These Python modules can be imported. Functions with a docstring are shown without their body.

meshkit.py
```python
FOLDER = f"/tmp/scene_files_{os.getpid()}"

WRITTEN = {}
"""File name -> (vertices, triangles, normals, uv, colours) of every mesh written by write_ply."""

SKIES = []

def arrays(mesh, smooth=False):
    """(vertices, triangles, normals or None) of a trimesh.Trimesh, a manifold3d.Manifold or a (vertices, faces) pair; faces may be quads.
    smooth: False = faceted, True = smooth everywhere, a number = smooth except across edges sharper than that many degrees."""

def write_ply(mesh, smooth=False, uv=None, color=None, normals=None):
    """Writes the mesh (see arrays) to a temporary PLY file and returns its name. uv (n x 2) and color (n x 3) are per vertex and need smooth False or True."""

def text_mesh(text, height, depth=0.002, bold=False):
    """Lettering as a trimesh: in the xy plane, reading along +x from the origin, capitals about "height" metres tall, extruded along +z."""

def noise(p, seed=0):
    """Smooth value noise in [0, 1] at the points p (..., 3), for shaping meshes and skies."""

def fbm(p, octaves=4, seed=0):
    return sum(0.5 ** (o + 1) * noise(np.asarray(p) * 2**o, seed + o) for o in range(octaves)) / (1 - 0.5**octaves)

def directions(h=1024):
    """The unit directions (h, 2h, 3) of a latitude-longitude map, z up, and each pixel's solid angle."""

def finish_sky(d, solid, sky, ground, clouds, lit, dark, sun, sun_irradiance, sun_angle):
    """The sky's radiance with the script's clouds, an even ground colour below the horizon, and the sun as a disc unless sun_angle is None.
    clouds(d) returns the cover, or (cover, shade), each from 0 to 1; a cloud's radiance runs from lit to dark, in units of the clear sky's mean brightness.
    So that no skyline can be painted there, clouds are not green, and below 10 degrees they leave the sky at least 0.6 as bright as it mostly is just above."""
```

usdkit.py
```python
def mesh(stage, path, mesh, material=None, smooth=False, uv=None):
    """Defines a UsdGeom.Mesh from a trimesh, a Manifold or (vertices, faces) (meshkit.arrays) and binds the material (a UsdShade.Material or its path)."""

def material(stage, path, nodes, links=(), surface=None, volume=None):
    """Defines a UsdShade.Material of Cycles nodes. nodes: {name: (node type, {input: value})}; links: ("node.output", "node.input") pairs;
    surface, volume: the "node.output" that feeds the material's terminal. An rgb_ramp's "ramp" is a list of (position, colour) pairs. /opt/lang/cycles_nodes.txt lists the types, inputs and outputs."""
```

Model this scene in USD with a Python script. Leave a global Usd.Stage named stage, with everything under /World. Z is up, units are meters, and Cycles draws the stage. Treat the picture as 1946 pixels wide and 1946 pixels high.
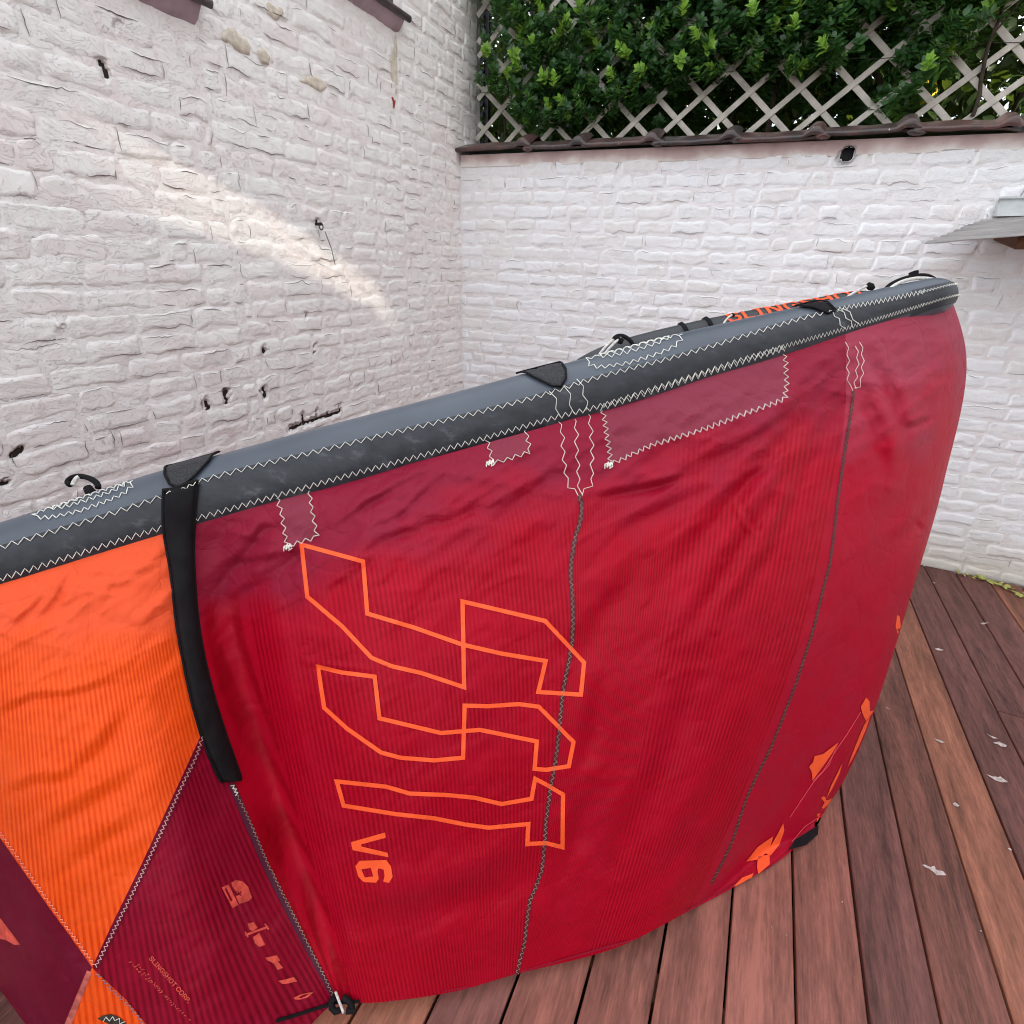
import math, numpy as np, trimesh, usdkit, meshkit
from pxr import Usd, UsdGeom, UsdLux, UsdShade, Gf, Sdf, Vt
from scipy.interpolate import PchipInterpolator, LinearNDInterpolator, CubicSpline, interp1d
from scipy.spatial import Delaunay
from shapely.geometry import Polygon, Point, LineString
from shapely import contains_xy

stage = Usd.Stage.CreateInMemory()
UsdGeom.SetStageUpAxis(stage, UsdGeom.Tokens.z)
UsdGeom.SetStageMetersPerUnit(stage, 1.0)
UsdGeom.Xform.Define(stage, '/World')
UsdGeom.Scope.Define(stage, '/World/Looks')

# ------------------------------------------------------------------ camera
EXPOSURE = 1.90
F = 985.0                                  # focal length in pixels of a 1946 px wide photograph
yaw, pitch, roll = -0.42033, 0.44355, -0.0392
C = np.array([0.0, 0.0, 1.5])
fw = np.array([math.sin(yaw) * math.cos(pitch), math.cos(yaw) * math.cos(pitch), -math.sin(pitch)])
_r = np.array([math.cos(yaw), -math.sin(yaw), 0.0])
_d = np.cross(fw, _r)
rt = _r * math.cos(roll) + _d * math.sin(roll)
dn = -_r * math.sin(roll) + _d * math.cos(roll)
cam = UsdGeom.Camera.Define(stage, '/World/camera')
M = Gf.Matrix4d(*[float(v) for v in [*rt, 0, *(-dn), 0, *(-fw), 0, *C, 1]])
cam.AddTransformOp().Set(M)
cam.CreateHorizontalApertureAttr(36.0)
cam.CreateVerticalApertureAttr(36.0)
cam.CreateFocalLengthAttr(36.0 * F / 1946)
cam.CreateClippingRangeAttr(Gf.Vec2f(0.02, 2000))
cam.CreateExposureAttr(EXPOSURE)
cam.CreateFStopAttr(0.0)

# ------------------------------------------------------------------ sky and sun
SKY = 0.1
SUN = np.array([0.85, -0.20, 0.43]); SUN /= np.linalg.norm(SUN)
dome = UsdLux.DomeLight.Define(stage, '/World/sky')
skym = usdkit.material(stage, '/World/Looks/sky_air', {
    's': ('sky_texture', {'sky_type': 'single_scattering', 'sun_disc': False, 'sun_elevation': math.asin(SUN[2]),
                          'sun_rotation': math.atan2(SUN[0], SUN[1]), 'aerosol_density': 2.0}),
    'tc': ('texture_coordinate', {}), 'n': ('noise_texture', {'scale': 2.2, 'detail': 5.0, 'roughness': 0.6}),
    'r': ('rgb_ramp', {'ramp': [(0.28, (0, 0, 0)), (0.55, (1, 1, 1))]}),
    'c': ('mix', {'color2': (6.2, 6.3, 6.5)}),
    'b': ('background_shader', {'strength': SKY})},
    [('tc.generated', 'n.vector'), ('n.fac', 'r.fac'), ('r.color', 'c.fac'), ('s.color', 'c.color1'), ('c.color', 'b.color')], surface='b.background')
UsdShade.MaterialBindingAPI.Apply(dome.GetPrim()).Bind(skym)
dome.GetPrim().SetCustomDataByKey('kind', 'structure')
sun = UsdLux.DistantLight.Define(stage, '/World/sun')
sun.CreateNormalizeAttr(True); sun.CreateIntensityAttr(0.5); sun.CreateAngleAttr(0.6); sun.CreateColorAttr(Gf.Vec3f(1.0, 0.9, 0.72))
zax = SUN; xax = np.cross([0, 0, 1], zax); xax /= np.linalg.norm(xax); yax = np.cross(zax, xax)
sun.AddTransformOp().Set(Gf.Matrix4d(*[float(v) for v in [*xax, 0, *yax, 0, *zax, 0, 0, 0, 20, 1]]))

# ------------------------------------------------------------------ helpers
rng = np.random.default_rng(7)
def rays(xy):
    xy = np.atleast_2d(np.asarray(xy, float))
    return fw + rt * ((xy[:, :1] - 973) / F) + dn * ((xy[:, 1:2] - 973) / F)      # unit depth along fw
def ray(x, y): return rays([[x, y]])[0]
def on_plane(x, y, p, n):
    d = ray(x, y); return C + d * (((np.asarray(p) - C) @ n) / (d @ n))
def on_z(x, y, z=0.0): return on_plane(x, y, (0, 0, z), np.array([0, 0, 1.0]))
def project(P):
    d = np.asarray(P) - C; z = d @ fw
    return np.stack([d @ rt / z * F + 973, d @ dn / z * F + 973], -1)
def unit(v): return v / np.linalg.norm(v)

used = {}
def numbered(path):
    k = used.get(path, -1) + 1; used[path] = k
    return path if k == 0 else f'{path}_{k:03d}'
def meta(p, label=None, cat=None, group=None, kind=None):
    for k, v in (('label', label), ('category', cat), ('group', group), ('kind', kind)):
        if v: p.SetCustomDataByKey(k, v)
def obj(name, mesh, mat, parent='/World', smooth=False, uv=None, **kw):
    parent = parent if isinstance(parent, str) else str(parent.GetPath())
    path = numbered(f'{parent}/{name}')
    m = usdkit.mesh(stage, path, mesh, mat, smooth=smooth, uv=uv)
    m.CreateDoubleSidedAttr(True)
    meta(m.GetPrim(), **kw)
    return m.GetPrim()
def thing(name, label=None, cat=None, group=None, kind=None, loc=None):
    x = UsdGeom.Xform.Define(stage, numbered('/World/' + name))
    if loc is not None: x.AddTranslateOp().Set(Gf.Vec3d(*map(float, loc)))
    meta(x.GetPrim(), label, cat, group, kind)
    return x.GetPrim()
def sub(name, parent):
    x = UsdGeom.Xform.Define(stage, numbered(f'{parent.GetPath()}/{name}')); return x.GetPrim()
def cat(ms):
    ms = [m if isinstance(m, trimesh.Trimesh) else trimesh.Trimesh(m[0], m[1], process=False) for m in ms]
    return trimesh.util.concatenate(ms)
def quads(nu, nv):
    i, j = np.meshgrid(np.arange(nu - 1), np.arange(nv - 1), indexing='ij')
    a = (i * nv + j).ravel(); b = a + nv
    return np.vstack([np.c_[a, b, b + 1], np.c_[a, b + 1, a + 1]])
def grid_mesh(P):
    nu, nv = P.shape[:2]
    return trimesh.Trimesh(P.reshape(-1, 3), quads(nu, nv), process=False)
def tube(pts, r, n=8, closed=False, caps=True):
    P = np.asarray(pts, float); m = len(P); r = np.broadcast_to(r, m)
    T = np.gradient(P, axis=0) if not closed else np.roll(P, -1, 0) - np.roll(P, 1, 0)
    T /= np.maximum(np.linalg.norm(T, axis=1, keepdims=True), 1e-9)
    up = np.array([0, 0, 1.0]) if abs(T[0, 2]) < 0.9 else np.array([1.0, 0, 0])
    N = np.zeros_like(P); N[0] = unit(up - T[0] * (up @ T[0]))
    for k in range(1, m):
        v = N[k - 1] - T[k] * (N[k - 1] @ T[k]); N[k] = unit(v) if np.linalg.norm(v) > 1e-6 else N[k - 1]
    B = np.cross(T, N); a = np.linspace(0, 2 * np.pi, n, endpoint=False)
    V = (P[:, None] + r[:, None, None] * (N[:, None] * np.cos(a)[:, None] + B[:, None] * np.sin(a)[:, None])).reshape(-1, 3)
    f = []
    for k in range(m if closed else m - 1):
        k2 = (k + 1) % m
        for j in range(n):
            j2 = (j + 1) % n; f += [[k * n + j, k * n + j2, k2 * n + j2], [k * n + j, k2 * n + j2, k2 * n + j]]
    if caps and not closed:
        V = np.vstack([V, P[0], P[-1]]); c0, c1 = m * n, m * n + 1
        for j in range(n):
            j2 = (j + 1) % n; f += [[c0, j2, j], [c1, (m - 1) * n + j, (m - 1) * n + j2]]
    return trimesh.Trimesh(V, np.array(f), process=False)
def frame_box(o, ax, ay, az, bevel=0.0):
    """box spanned from corner o by three edge vectors, with chamfered edges"""
    ax, ay, az = map(np.asarray, (ax, ay, az)); L = [np.linalg.norm(v) for v in (ax, ay, az)]
    U = [v / l for v, l in zip((ax, ay, az), L)]
    b = min(bevel, min(L) * 0.4)
    if b <= 0:
        m = trimesh.creation.box(extents=L)
    else:
        pts = []
        for sx in (0, 1):
            for sy in (0, 1):
                for sz in (0, 1):
                    c = np.array([sx * L[0], sy * L[1], sz * L[2]]); s = np.array([1 - 2 * sx, 1 - 2 * sy, 1 - 2 * sz]) * b
                    pts += [c + [0, s[1], s[2]], c + [s[0], 0, s[2]], c + [s[0], s[1], 0]]
        m = trimesh.convex.convex_hull(np.array(pts)); m.apply_translation(-np.array(L) / 2)
    v = m.vertices + np.array(L) / 2
    return trimesh.Trimesh(o + v[:, :1] * U[0] + v[:, 1:2] * U[1] + v[:, 2:] * U[2], m.faces, process=False)

# ------------------------------------------------------------------ materials
def mat(name, nodes, links, surface='p.BSDF'):
    return usdkit.material(stage, '/World/Looks/' + name, nodes, links, surface=surface)
def plain(name, col, rough=0.6, spec=0.3, var=0.12, scale=25.0, bump=0.0, bscale=150.0, metallic=0.0):
    d = tuple(c * (1 - var) for c in col); l = tuple(min(1, c * (1 + var)) for c in col)
    n = {'tc': ('texture_coordinate', {}), 'n': ('noise_texture', {'scale': scale, 'detail': 4.0}),
         'r': ('rgb_ramp', {'ramp': [(0.3, d), (0.7, l)]}),
         'p': ('principled_bsdf', {'roughness': rough, 'specular_ior_level': spec, 'metallic': metallic})}
    k = [('tc.object', 'n.vector'), ('n.fac', 'r.fac'), ('r.color', 'p.base_color')]
    if bump:
        n['nb'] = ('noise_texture', {'scale': bscale, 'detail': 3.0}); n['b'] = ('bump', {'strength': bump, 'distance': 0.002})
        k += [('tc.object', 'nb.vector'), ('nb.fac', 'b.height'), ('b.normal', 'p.normal')]
    return mat(name, n, k)
def paint(name, a, b, c, seed=0.0, ledge=1.0, dirt=0.75):
    """old limewash over brick: tints in large patches, ledges of flaking coats with thin shadow lines painted along their edges, brushed fine relief"""
    return mat(name, {
        'tc': ('texture_coordinate', {}), 'mp': ('mapping', {'location': (seed, seed * 2, seed)}), 'mf': ('mapping', {'location': (seed, seed * 2, seed), 'scale': (1.0, 1.0, 1.9)}),
        'n1': ('noise_texture', {'scale': 2.3, 'detail': 5.0, 'roughness': 0.6}),
        'n2': ('noise_texture', {'scale': 16.0, 'detail': 5.0, 'roughness': 0.65}),
        'm': ('math', {'math_type': 'multiply_add', 'value2': 0.45}), 'ms': ('math', {'math_type': 'multiply', 'value2': 0.55}),
        'r': ('rgb_ramp', {'ramp': [(0.36, a), (0.5, b), (0.64, c)]}),
        'fl': ('noise_texture', {'scale': 9.0, 'detail': 9.0, 'roughness': 0.58, 'distortion': 0.5}),
        'st': ('rgb_ramp', {'ramp': [(0.0, (0, 0, 0)), (0.400, (0.08,) * 3), (0.408, (0.30,) * 3), (0.465, (0.34,) * 3), (0.472, (0.52,) * 3), (0.530, (0.56,) * 3), (0.537, (0.76,) * 3), (0.60, (0.80,) * 3), (0.607, (1.0,) * 3), (1.0, (1, 1, 1))]}),
        'cr': ('rgb_ramp', {'ramp': [(0.396, (0, 0, 0)), (0.404, (1, 1, 1)), (0.412, (0, 0, 0)), (0.526, (0, 0, 0)), (0.533, (0.8,) * 3), (0.541, (0, 0, 0)), (0.598, (0, 0, 0)), (0.604, (1, 1, 1)), (0.611, (0, 0, 0))]}),
        'cm': ('noise_texture', {'scale': 5.0, 'detail': 3.0}), 'cg': ('rgb_ramp', {'ramp': [(0.48, (0, 0, 0)), (0.62, (dirt,) * 3)]}), 'cmul': ('math', {'math_type': 'multiply'}),
        'mxc': ('mix', {'color2': (0.20, 0.17, 0.165)}),  # dark hairlines put the ledges' thin shadows into the colour
        'gz': ('separate_xyz', {}), 'gh': ('map_range', {'from_min': 0.0, 'from_max': 0.42, 'to_min': 0.75, 'to_max': -0.1, 'clamp': True}), 'gn': ('math', {'math_type': 'multiply_add', 'value2': 0.8}),
        'gc': ('map_range', {'from_min': 0.55, 'from_max': 1.1, 'to_min': 0.0, 'to_max': 0.6, 'clamp': True}), 'mg': ('mix', {'color2': (0.50, 0.44, 0.34)}),
        'nb': ('noise_texture', {'scale': 85.0, 'detail': 6.0, 'roughness': 0.62, 'distortion': 0.6}),
        'b': ('bump', {'strength': 0.5, 'distance': 0.003}), 'b2': ('bump', {'strength': 0.85, 'distance': 0.010 * ledge}),
        'p': ('principled_bsdf', {'roughness': 0.75, 'specular_ior_level': 0.18})},
        [('tc.object', 'mp.vector'), ('tc.object', 'mf.vector')] + [('mp.vector', f'{x}.vector') for x in ('n1', 'n2', 'nb', 'cm')] +
        [('mf.vector', 'fl.vector'), ('fl.fac', 'st.fac'), ('fl.fac', 'cr.fac'), ('cm.fac', 'cg.fac'), ('cr.color', 'cmul.value1'), ('cg.color', 'cmul.value2'), ('cmul.value', 'mxc.fac'),
         ('n2.fac', 'ms.value1'), ('n1.fac', 'm.value1'), ('ms.value', 'm.value3'), ('m.value', 'r.fac'), ('r.color', 'mxc.color1'),
         ('nb.fac', 'b.height'), ('st.color', 'b2.height'), ('b.normal', 'b2.normal'), ('b2.normal', 'p.normal'),
         ('tc.object', 'gz.vector'), ('gz.z', 'gh.value'), ('n1.fac', 'gn.value1'), ('gh.result', 'gn.value3'), ('gn.value', 'gc.value'), ('gc.result', 'mg.fac'), ('mxc.color', 'mg.color1'), ('mg.color', 'p.base_color')])
P_L = [paint('limewash_grey', (0.75, 0.70, 0.69), (0.80, 0.78, 0.765), (0.81, 0.81, 0.79), 0.0, 0.6, 0.5),
       paint('limewash_rose', (0.74, 0.66, 0.655), (0.79, 0.75, 0.74), (0.80, 0.79, 0.775), 3.1, 0.6, 0.5)]
P_R = [paint('limewash_white', (0.78, 0.77, 0.78), (0.81, 0.815, 0.83), (0.81, 0.83, 0.86), 5.0, 0.4, 0.25),
       paint('limewash_cream', (0.76, 0.73, 0.72), (0.79, 0.785, 0.78), (0.81, 0.825, 0.84), 8.0, 0.4, 0.25)]
M_joint = paint('limewash_joint', (0.74, 0.66, 0.65), (0.78, 0.75, 0.74), (0.80, 0.78, 0.77), 1.7, 0.6, 0.5)
M_jointR = paint('limewash_joint_pale', (0.74, 0.69, 0.69), (0.78, 0.76, 0.76), (0.80, 0.80, 0.81), 1.2, 0.4, 0.25)
M_fissure = plain('open_joint_shade', (0.17, 0.135, 0.13), 0.9, 0.05, 0.4, 60)  # dark tone that paints in the shade between brick and joint
M_band = paint('pink_render', (0.56, 0.43, 0.41), (0.62, 0.50, 0.48), (0.66, 0.56, 0.53), 2.2)
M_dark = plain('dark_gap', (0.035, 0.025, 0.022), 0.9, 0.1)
M_bare = plain('bare_brick', (0.56, 0.50, 0.42), 0.85, 0.1, 0.18, 60, 0.5, 90)
M_grime = plain('wall_grime', (0.55, 0.50, 0.42), 0.85, 0.1, 0.2, 30, 0.4, 90)
M_lichen = plain('lichen_render', (0.19, 0.19, 0.15), 0.9, 0.1, 0.45, 40, 0.6, 60)
M_tile = mat('glazed_tile', {
    'tc': ('texture_coordinate', {}), 'oi': ('object_info', {}),
    'n': ('noise_texture', {'scale': 9.0, 'detail': 6.0, 'roughness': 0.65}),
    'r': ('rgb_ramp', {'ramp': [(0.3, (0.032, 0.028, 0.028)), (0.5, (0.06, 0.038, 0.035)), (0.72, (0.11, 0.048, 0.042))]}),
    'a': ('math', {'math_type': 'multiply_add', 'value2': 0.3, 'value3': -0.15}), 'ad': ('math', {'math_type': 'add'}),
    'v': ('noise_texture', {'scale': 70.0, 'detail': 2.0}), 'vr': ('rgb_ramp', {'ramp': [(0.71, (0, 0, 0)), (0.75, (1, 1, 1))]}),
    'mx': ('mix', {'color2': (0.55, 0.53, 0.52)}),
    'b': ('bump', {'strength': 0.25, 'distance': 0.004}),
    'p': ('principled_bsdf', {'roughness': 0.34, 'specular_ior_level': 0.5})},
    [('tc.object', 'n.vector'), ('tc.object', 'v.vector'), ('oi.random', 'a.value1'), ('n.fac', 'ad.value1'), ('a.value', 'ad.value2'), ('ad.value', 'r.fac'),
     ('v.fac', 'vr.fac'), ('vr.color', 'mx.fac'), ('r.color', 'mx.color1'), ('mx.color', 'p.base_color'), ('n.fac', 'b.height'), ('b.normal', 'p.normal')])
M_gutter = plain('old_brown_tile', (0.055, 0.042, 0.045), 0.45, 0.4, 0.35, 12, 0.3, 40)
M_flange = plain('mauve_mortar', (0.36, 0.27, 0.30), 0.75, 0.2, 0.2, 15, 0.4, 60)
def wood(name, tint):
    """hardwood decking: long streaks, each board its own tone"""
    return mat(name, {
        'tc': ('texture_coordinate', {}), 'oi': ('object_info', {}), 'cx': ('combine_xyz', {}),
        'mo': ('math', {'math_type': 'multiply', 'value2': 37.0}), 'va': ('vector_math', {'math_type': 'add'}),
        'mp': ('mapping', {'scale': (1.0, 0.06, 1.0)}), 'mp2': ('mapping', {'scale': (1.0, 0.16, 1.0)}), 'mp3': ('mapping', {'scale': (1.0, 0.11, 1.0)}),
        'n1': ('noise_texture', {'scale': 26.0, 'detail': 5.0, 'roughness': 0.55, 'distortion': 1.1}),
        'n2': ('noise_texture', {'scale': 170.0, 'detail': 4.0, 'roughness': 0.7}),
        'n3': ('noise_texture', {'scale': 9.0, 'detail': 3.0, 'distortion': 3.0}),
        's1': ('math', {'math_type': 'multiply', 'value2': 0.38}), 's2': ('math', {'math_type': 'multiply_add', 'value2': 0.36}),
        's3': ('math', {'math_type': 'multiply_add', 'value2': 0.26}),
        's4': ('math', {'math_type': 'multiply_add', 'value2': 0.22, 'value3': -0.11}), 's5': ('math', {'math_type': 'add'}),
        'r': ('rgb_ramp', {'ramp': [(0.33, tuple(0.30 * t for t in tint)), (0.44, tuple(0.68 * t for t in tint)), (0.53, tint), (0.65, tuple(min(1, 1.6 * t) for t in tint))]}),
        'nb': ('bump', {'strength': 0.3, 'distance': 0.0015}),
        'p': ('principled_bsdf', {'roughness': 0.5, 'specular_ior_level': 0.24})},
        [('oi.random', 'mo.value1'), ('mo.value', 'cx.x'), ('mo.value', 'cx.y'), ('tc.object', 'va.vector1'), ('cx.vector', 'va.vector2'),
         ('va.vector', 'mp.vector'), ('va.vector', 'mp2.vector'), ('mp.vector', 'n1.vector'), ('va.vector', 'mp3.vector'), ('mp3.vector', 'n2.vector'), ('mp2.vector', 'n3.vector'),
         ('n1.fac', 's1.value1'), ('n2.fac', 's2.value1'), ('s1.value', 's2.value3'), ('n3.fac', 's3.value1'), ('s2.value', 's3.value3'),
         ('oi.random', 's4.value1'), ('s3.value', 's5.value1'), ('s4.value', 's5.value2'), ('s5.value', 'r.fac'), ('r.color', 'p.base_color'),
         ('n2.fac', 'nb.height'), ('nb.normal', 'p.normal')])
M_wood = [wood('hardwood_brown', (0.215, 0.080, 0.060)), wood('hardwood_orange', (0.245, 0.093, 0.058)), wood('hardwood_plum', (0.160, 0.062, 0.052))]
M_soil = plain('soil', (0.05, 0.04, 0.03), 0.95, 0.05, 0.4, 8)
M_spot = plain('white_paint_drip', (0.44, 0.37, 0.35), 0.5, 0.3, 0.45, 140)
M_slat = plain('weathered_slat', (0.47, 0.435, 0.385), 0.7, 0.2, 0.22, 18, 0.3, 120)
M_leafdry = plain('fallen_leaf', (0.42, 0.42, 0.12), 0.7, 0.2, 0.35, 14)
M_bark = plain('bark', (0.05, 0.038, 0.03), 0.9, 0.1, 0.4, 40, 0.6, 60)
def leafmat(name, dark, light, trans, rough=0.38):
    return mat(name, {
        'g': ('geometry', {}), 'r': ('rgb_ramp', {'ramp': [(0.0, dark), (1.0, light)]}),
        'p': ('principled_bsdf', {'roughness': rough, 'specular_ior_level': 0.45}), 't': ('translucent_bsdf', {'color': trans}), 'mx': ('mix_closure', {'fac': 0.28})},
        [('g.random_per_island', 'r.fac'), ('r.color', 'p.base_color'), ('p.BSDF', 'mx.closure1'), ('t.BSDF', 'mx.closure2')], surface='mx.closure')
M_leaf = leafmat('leaf_dark', (0.022, 0.065, 0.02), (0.22, 0.36, 0.09), (0.22, 0.46, 0.07))
M_leafnew = leafmat('leaf_new', (0.19, 0.36, 0.05), (0.34, 0.52, 0.11), (0.38, 0.6, 0.09), 0.45)
M_leafback = leafmat('leaf_garden', (0.035, 0.07, 0.02), (0.14, 0.2, 0.04), (0.18, 0.28, 0.04), 0.5)
M_flower = plain('yellow_blossom', (0.85, 0.6, 0.04), 0.6, 0.2, 0.15)
M_black = plain('black_board', (0.012, 0.012, 0.016), 0.6, 0.3)
M_house = plain('pale_render', (0.68, 0.65, 0.61), 0.85, 0.1, 0.08, 3, 0.3, 40)
M_zinc = plain('zinc_flashing', (0.42, 0.44, 0.44), 0.4, 0.5, 0.1, 20)
M_corr = mat('corrugated_plastic', {
    'tc': ('texture_coordinate', {}), 'mp': ('mapping', {'scale': (1.0, 8.0, 1.0)}), 'n': ('noise_texture', {'scale': 6.0, 'detail': 5.0}),
    'r': ('rgb_ramp', {'ramp': [(0.3, (0.24, 0.22, 0.22)), (0.7, (0.47, 0.45, 0.44))]}),
    'p': ('principled_bsdf', {'roughness': 0.5, 'specular_ior_level': 0.3}), 't': ('translucent_bsdf', {'color': (0.5, 0.48, 0.47)}), 'mx': ('mix_closure', {'fac': 0.35})},
    [('tc.object', 'mp.vector'), ('mp.vector', 'n.vector'), ('n.fac', 'r.fac'), ('r.color', 'p.base_color'), ('p.BSDF', 'mx.closure1'), ('t.BSDF', 'mx.closure2')], surface='mx.closure')
M_beam = plain('rusty_beam', (0.12, 0.05, 0.03), 0.8, 0.2, 0.3, 30)
def cloth(name, base, stripe, worn, stripes=True, trans=0.12, freq=100.0, edge=None):
    """crimped ripstop: fine stripes along the chord (uv.x in metres) that fade out near the leading edge (uv.y), worn pale patches"""
    n = {'tc': ('texture_coordinate', {}), 'sx': ('separate_xyz', {}),
         'mx': ('math', {'math_type': 'multiply', 'value2': 2 * math.pi * freq}), 'sn': ('math', {'math_type': 'sine'}),
         'mr': ('map_range', {'from_min': -0.4, 'from_max': 0.6, 'to_min': 0.0, 'to_max': 1.0, 'clamp': True}),
         'nf': ('noise_texture', {'scale': 5.0, 'detail': 3.0}), 'nm': ('math', {'math_type': 'multiply_add', 'value2': 0.35, 'value3': -0.17}),
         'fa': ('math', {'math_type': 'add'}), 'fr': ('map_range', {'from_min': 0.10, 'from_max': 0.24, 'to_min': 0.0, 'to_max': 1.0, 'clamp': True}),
         'ml': ('math', {'math_type': 'multiply'}),
         'n': ('noise_texture', {'scale': 7.0, 'detail': 6.0, 'roughness': 0.65}), 'nr': ('rgb_ramp', {'ramp': [(0.45, (0, 0, 0)), (0.8, (0.55, 0.55, 0.55))]}),
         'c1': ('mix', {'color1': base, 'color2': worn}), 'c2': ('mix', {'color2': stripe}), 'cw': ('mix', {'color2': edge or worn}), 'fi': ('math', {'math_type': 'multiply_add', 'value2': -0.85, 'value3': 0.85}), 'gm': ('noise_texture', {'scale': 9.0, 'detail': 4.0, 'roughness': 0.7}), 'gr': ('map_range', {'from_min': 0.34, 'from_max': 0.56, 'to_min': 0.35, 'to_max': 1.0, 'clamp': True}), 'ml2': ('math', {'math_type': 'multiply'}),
         'nd': ('noise_texture', {'scale': 6.0, 'detail': 4.0}), 'nx': ('vector_math', {'math_type': 'multiply', 'vector2': (0.11, 0.11, 0.11)}), 'na': ('vector_math', {'math_type': 'add'}),
         'v1': ('voronoi_texture', {'feature': 'distance_to_edge', 'scale': 8.5}), 'v2': ('voronoi_texture', {'feature': 'distance_to_edge', 'scale': 21.0}), 'v1p': ('math', {'math_type': 'sqrt'}), 'v2p': ('math', {'math_type': 'sqrt'}), 'vs': ('math', {'math_type': 'multiply_add', 'value2': 0.42}),
         'cst': ('math', {'math_type': 'multiply_add', 'value2': 0.34, 'value3': 0.22}), 'b0': ('bump', {'distance': 0.0095}),
         'b': ('bump', {'strength': 0.22, 'distance': 0.0015}),
         'p': ('principled_bsdf', {'roughness': 0.5, 'specular_ior_level': 0.13}),
         't': ('translucent_bsdf', {'color': base}), 'mc': ('mix_closure', {'fac': trans})}
    k = [('tc.UV', 'sx.vector'), ('sx.x', 'mx.value1'), ('mx.value', 'sn.value1'), ('sn.value', 'mr.value'),
         ('tc.object', 'nf.vector'), ('nf.fac', 'nm.value1'), ('sx.y', 'fa.value1'), ('nm.value', 'fa.value2'), ('fa.value', 'fr.value'), ('mr.result', 'ml.value1'), ('fr.result', 'ml.value2'),
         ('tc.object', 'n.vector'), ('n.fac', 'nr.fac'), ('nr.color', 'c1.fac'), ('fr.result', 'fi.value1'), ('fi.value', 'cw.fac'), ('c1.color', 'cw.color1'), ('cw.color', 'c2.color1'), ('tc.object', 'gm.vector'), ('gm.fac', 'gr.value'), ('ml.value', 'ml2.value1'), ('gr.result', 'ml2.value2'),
         ('c2.color', 'p.base_color'), ('tc.object', 'nd.vector'), ('nd.color', 'nx.vector1'), ('tc.object', 'na.vector1'), ('nx.vector', 'na.vector2'), ('na.vector', 'v1.vector'), ('na.vector', 'v2.vector'), ('v1.distance', 'v1p.value1'), ('v2.distance', 'v2p.value1'), ('v2p.value', 'vs.value1'), ('v1p.value', 'vs.value3'), ('vs.value', 'b0.height'), ('fi.value', 'cst.value1'), ('cst.value', 'b0.strength'), ('b0.normal', 'b.normal'), ('b.normal', 'p.normal'),
         ('p.BSDF', 'mc.closure1'), ('t.BSDF', 'mc.closure2')]
    if stripes: k += [('ml2.value', 'c2.fac'), ('ml.value', 'b.height')]
    else: n['c2'][1]['fac'] = 0.0; k += [('n.fac', 'b.height')]
    return mat(name, n, k, surface='mc.closure')
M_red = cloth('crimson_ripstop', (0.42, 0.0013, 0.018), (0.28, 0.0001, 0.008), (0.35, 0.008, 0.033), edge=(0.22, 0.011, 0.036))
M_redtip = cloth('crimson_plain', (0.40, 0.002, 0.022), (0.30, 0.001, 0.013), (0.31, 0.016, 0.042), False, edge=(0.31, 0.045, 0.08))
M_tri = cloth('wine_ripstop', (0.27, 0.002, 0.022), (0.155, 0.0004, 0.009), (0.22, 0.01, 0.04), True, freq=85.0)
M_orange = cloth('orange_ripstop', (0.86, 0.095, 0.010), (0.66, 0.048, 0.003), (0.84, 0.12, 0.035), True, freq=85.0, edge=(0.78, 0.095, 0.035))
M_wine = cloth('wine_plain', (0.13, 0.002, 0.018), (0.1, 0.0, 0.01), (0.18, 0.012, 0.04), False)
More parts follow.
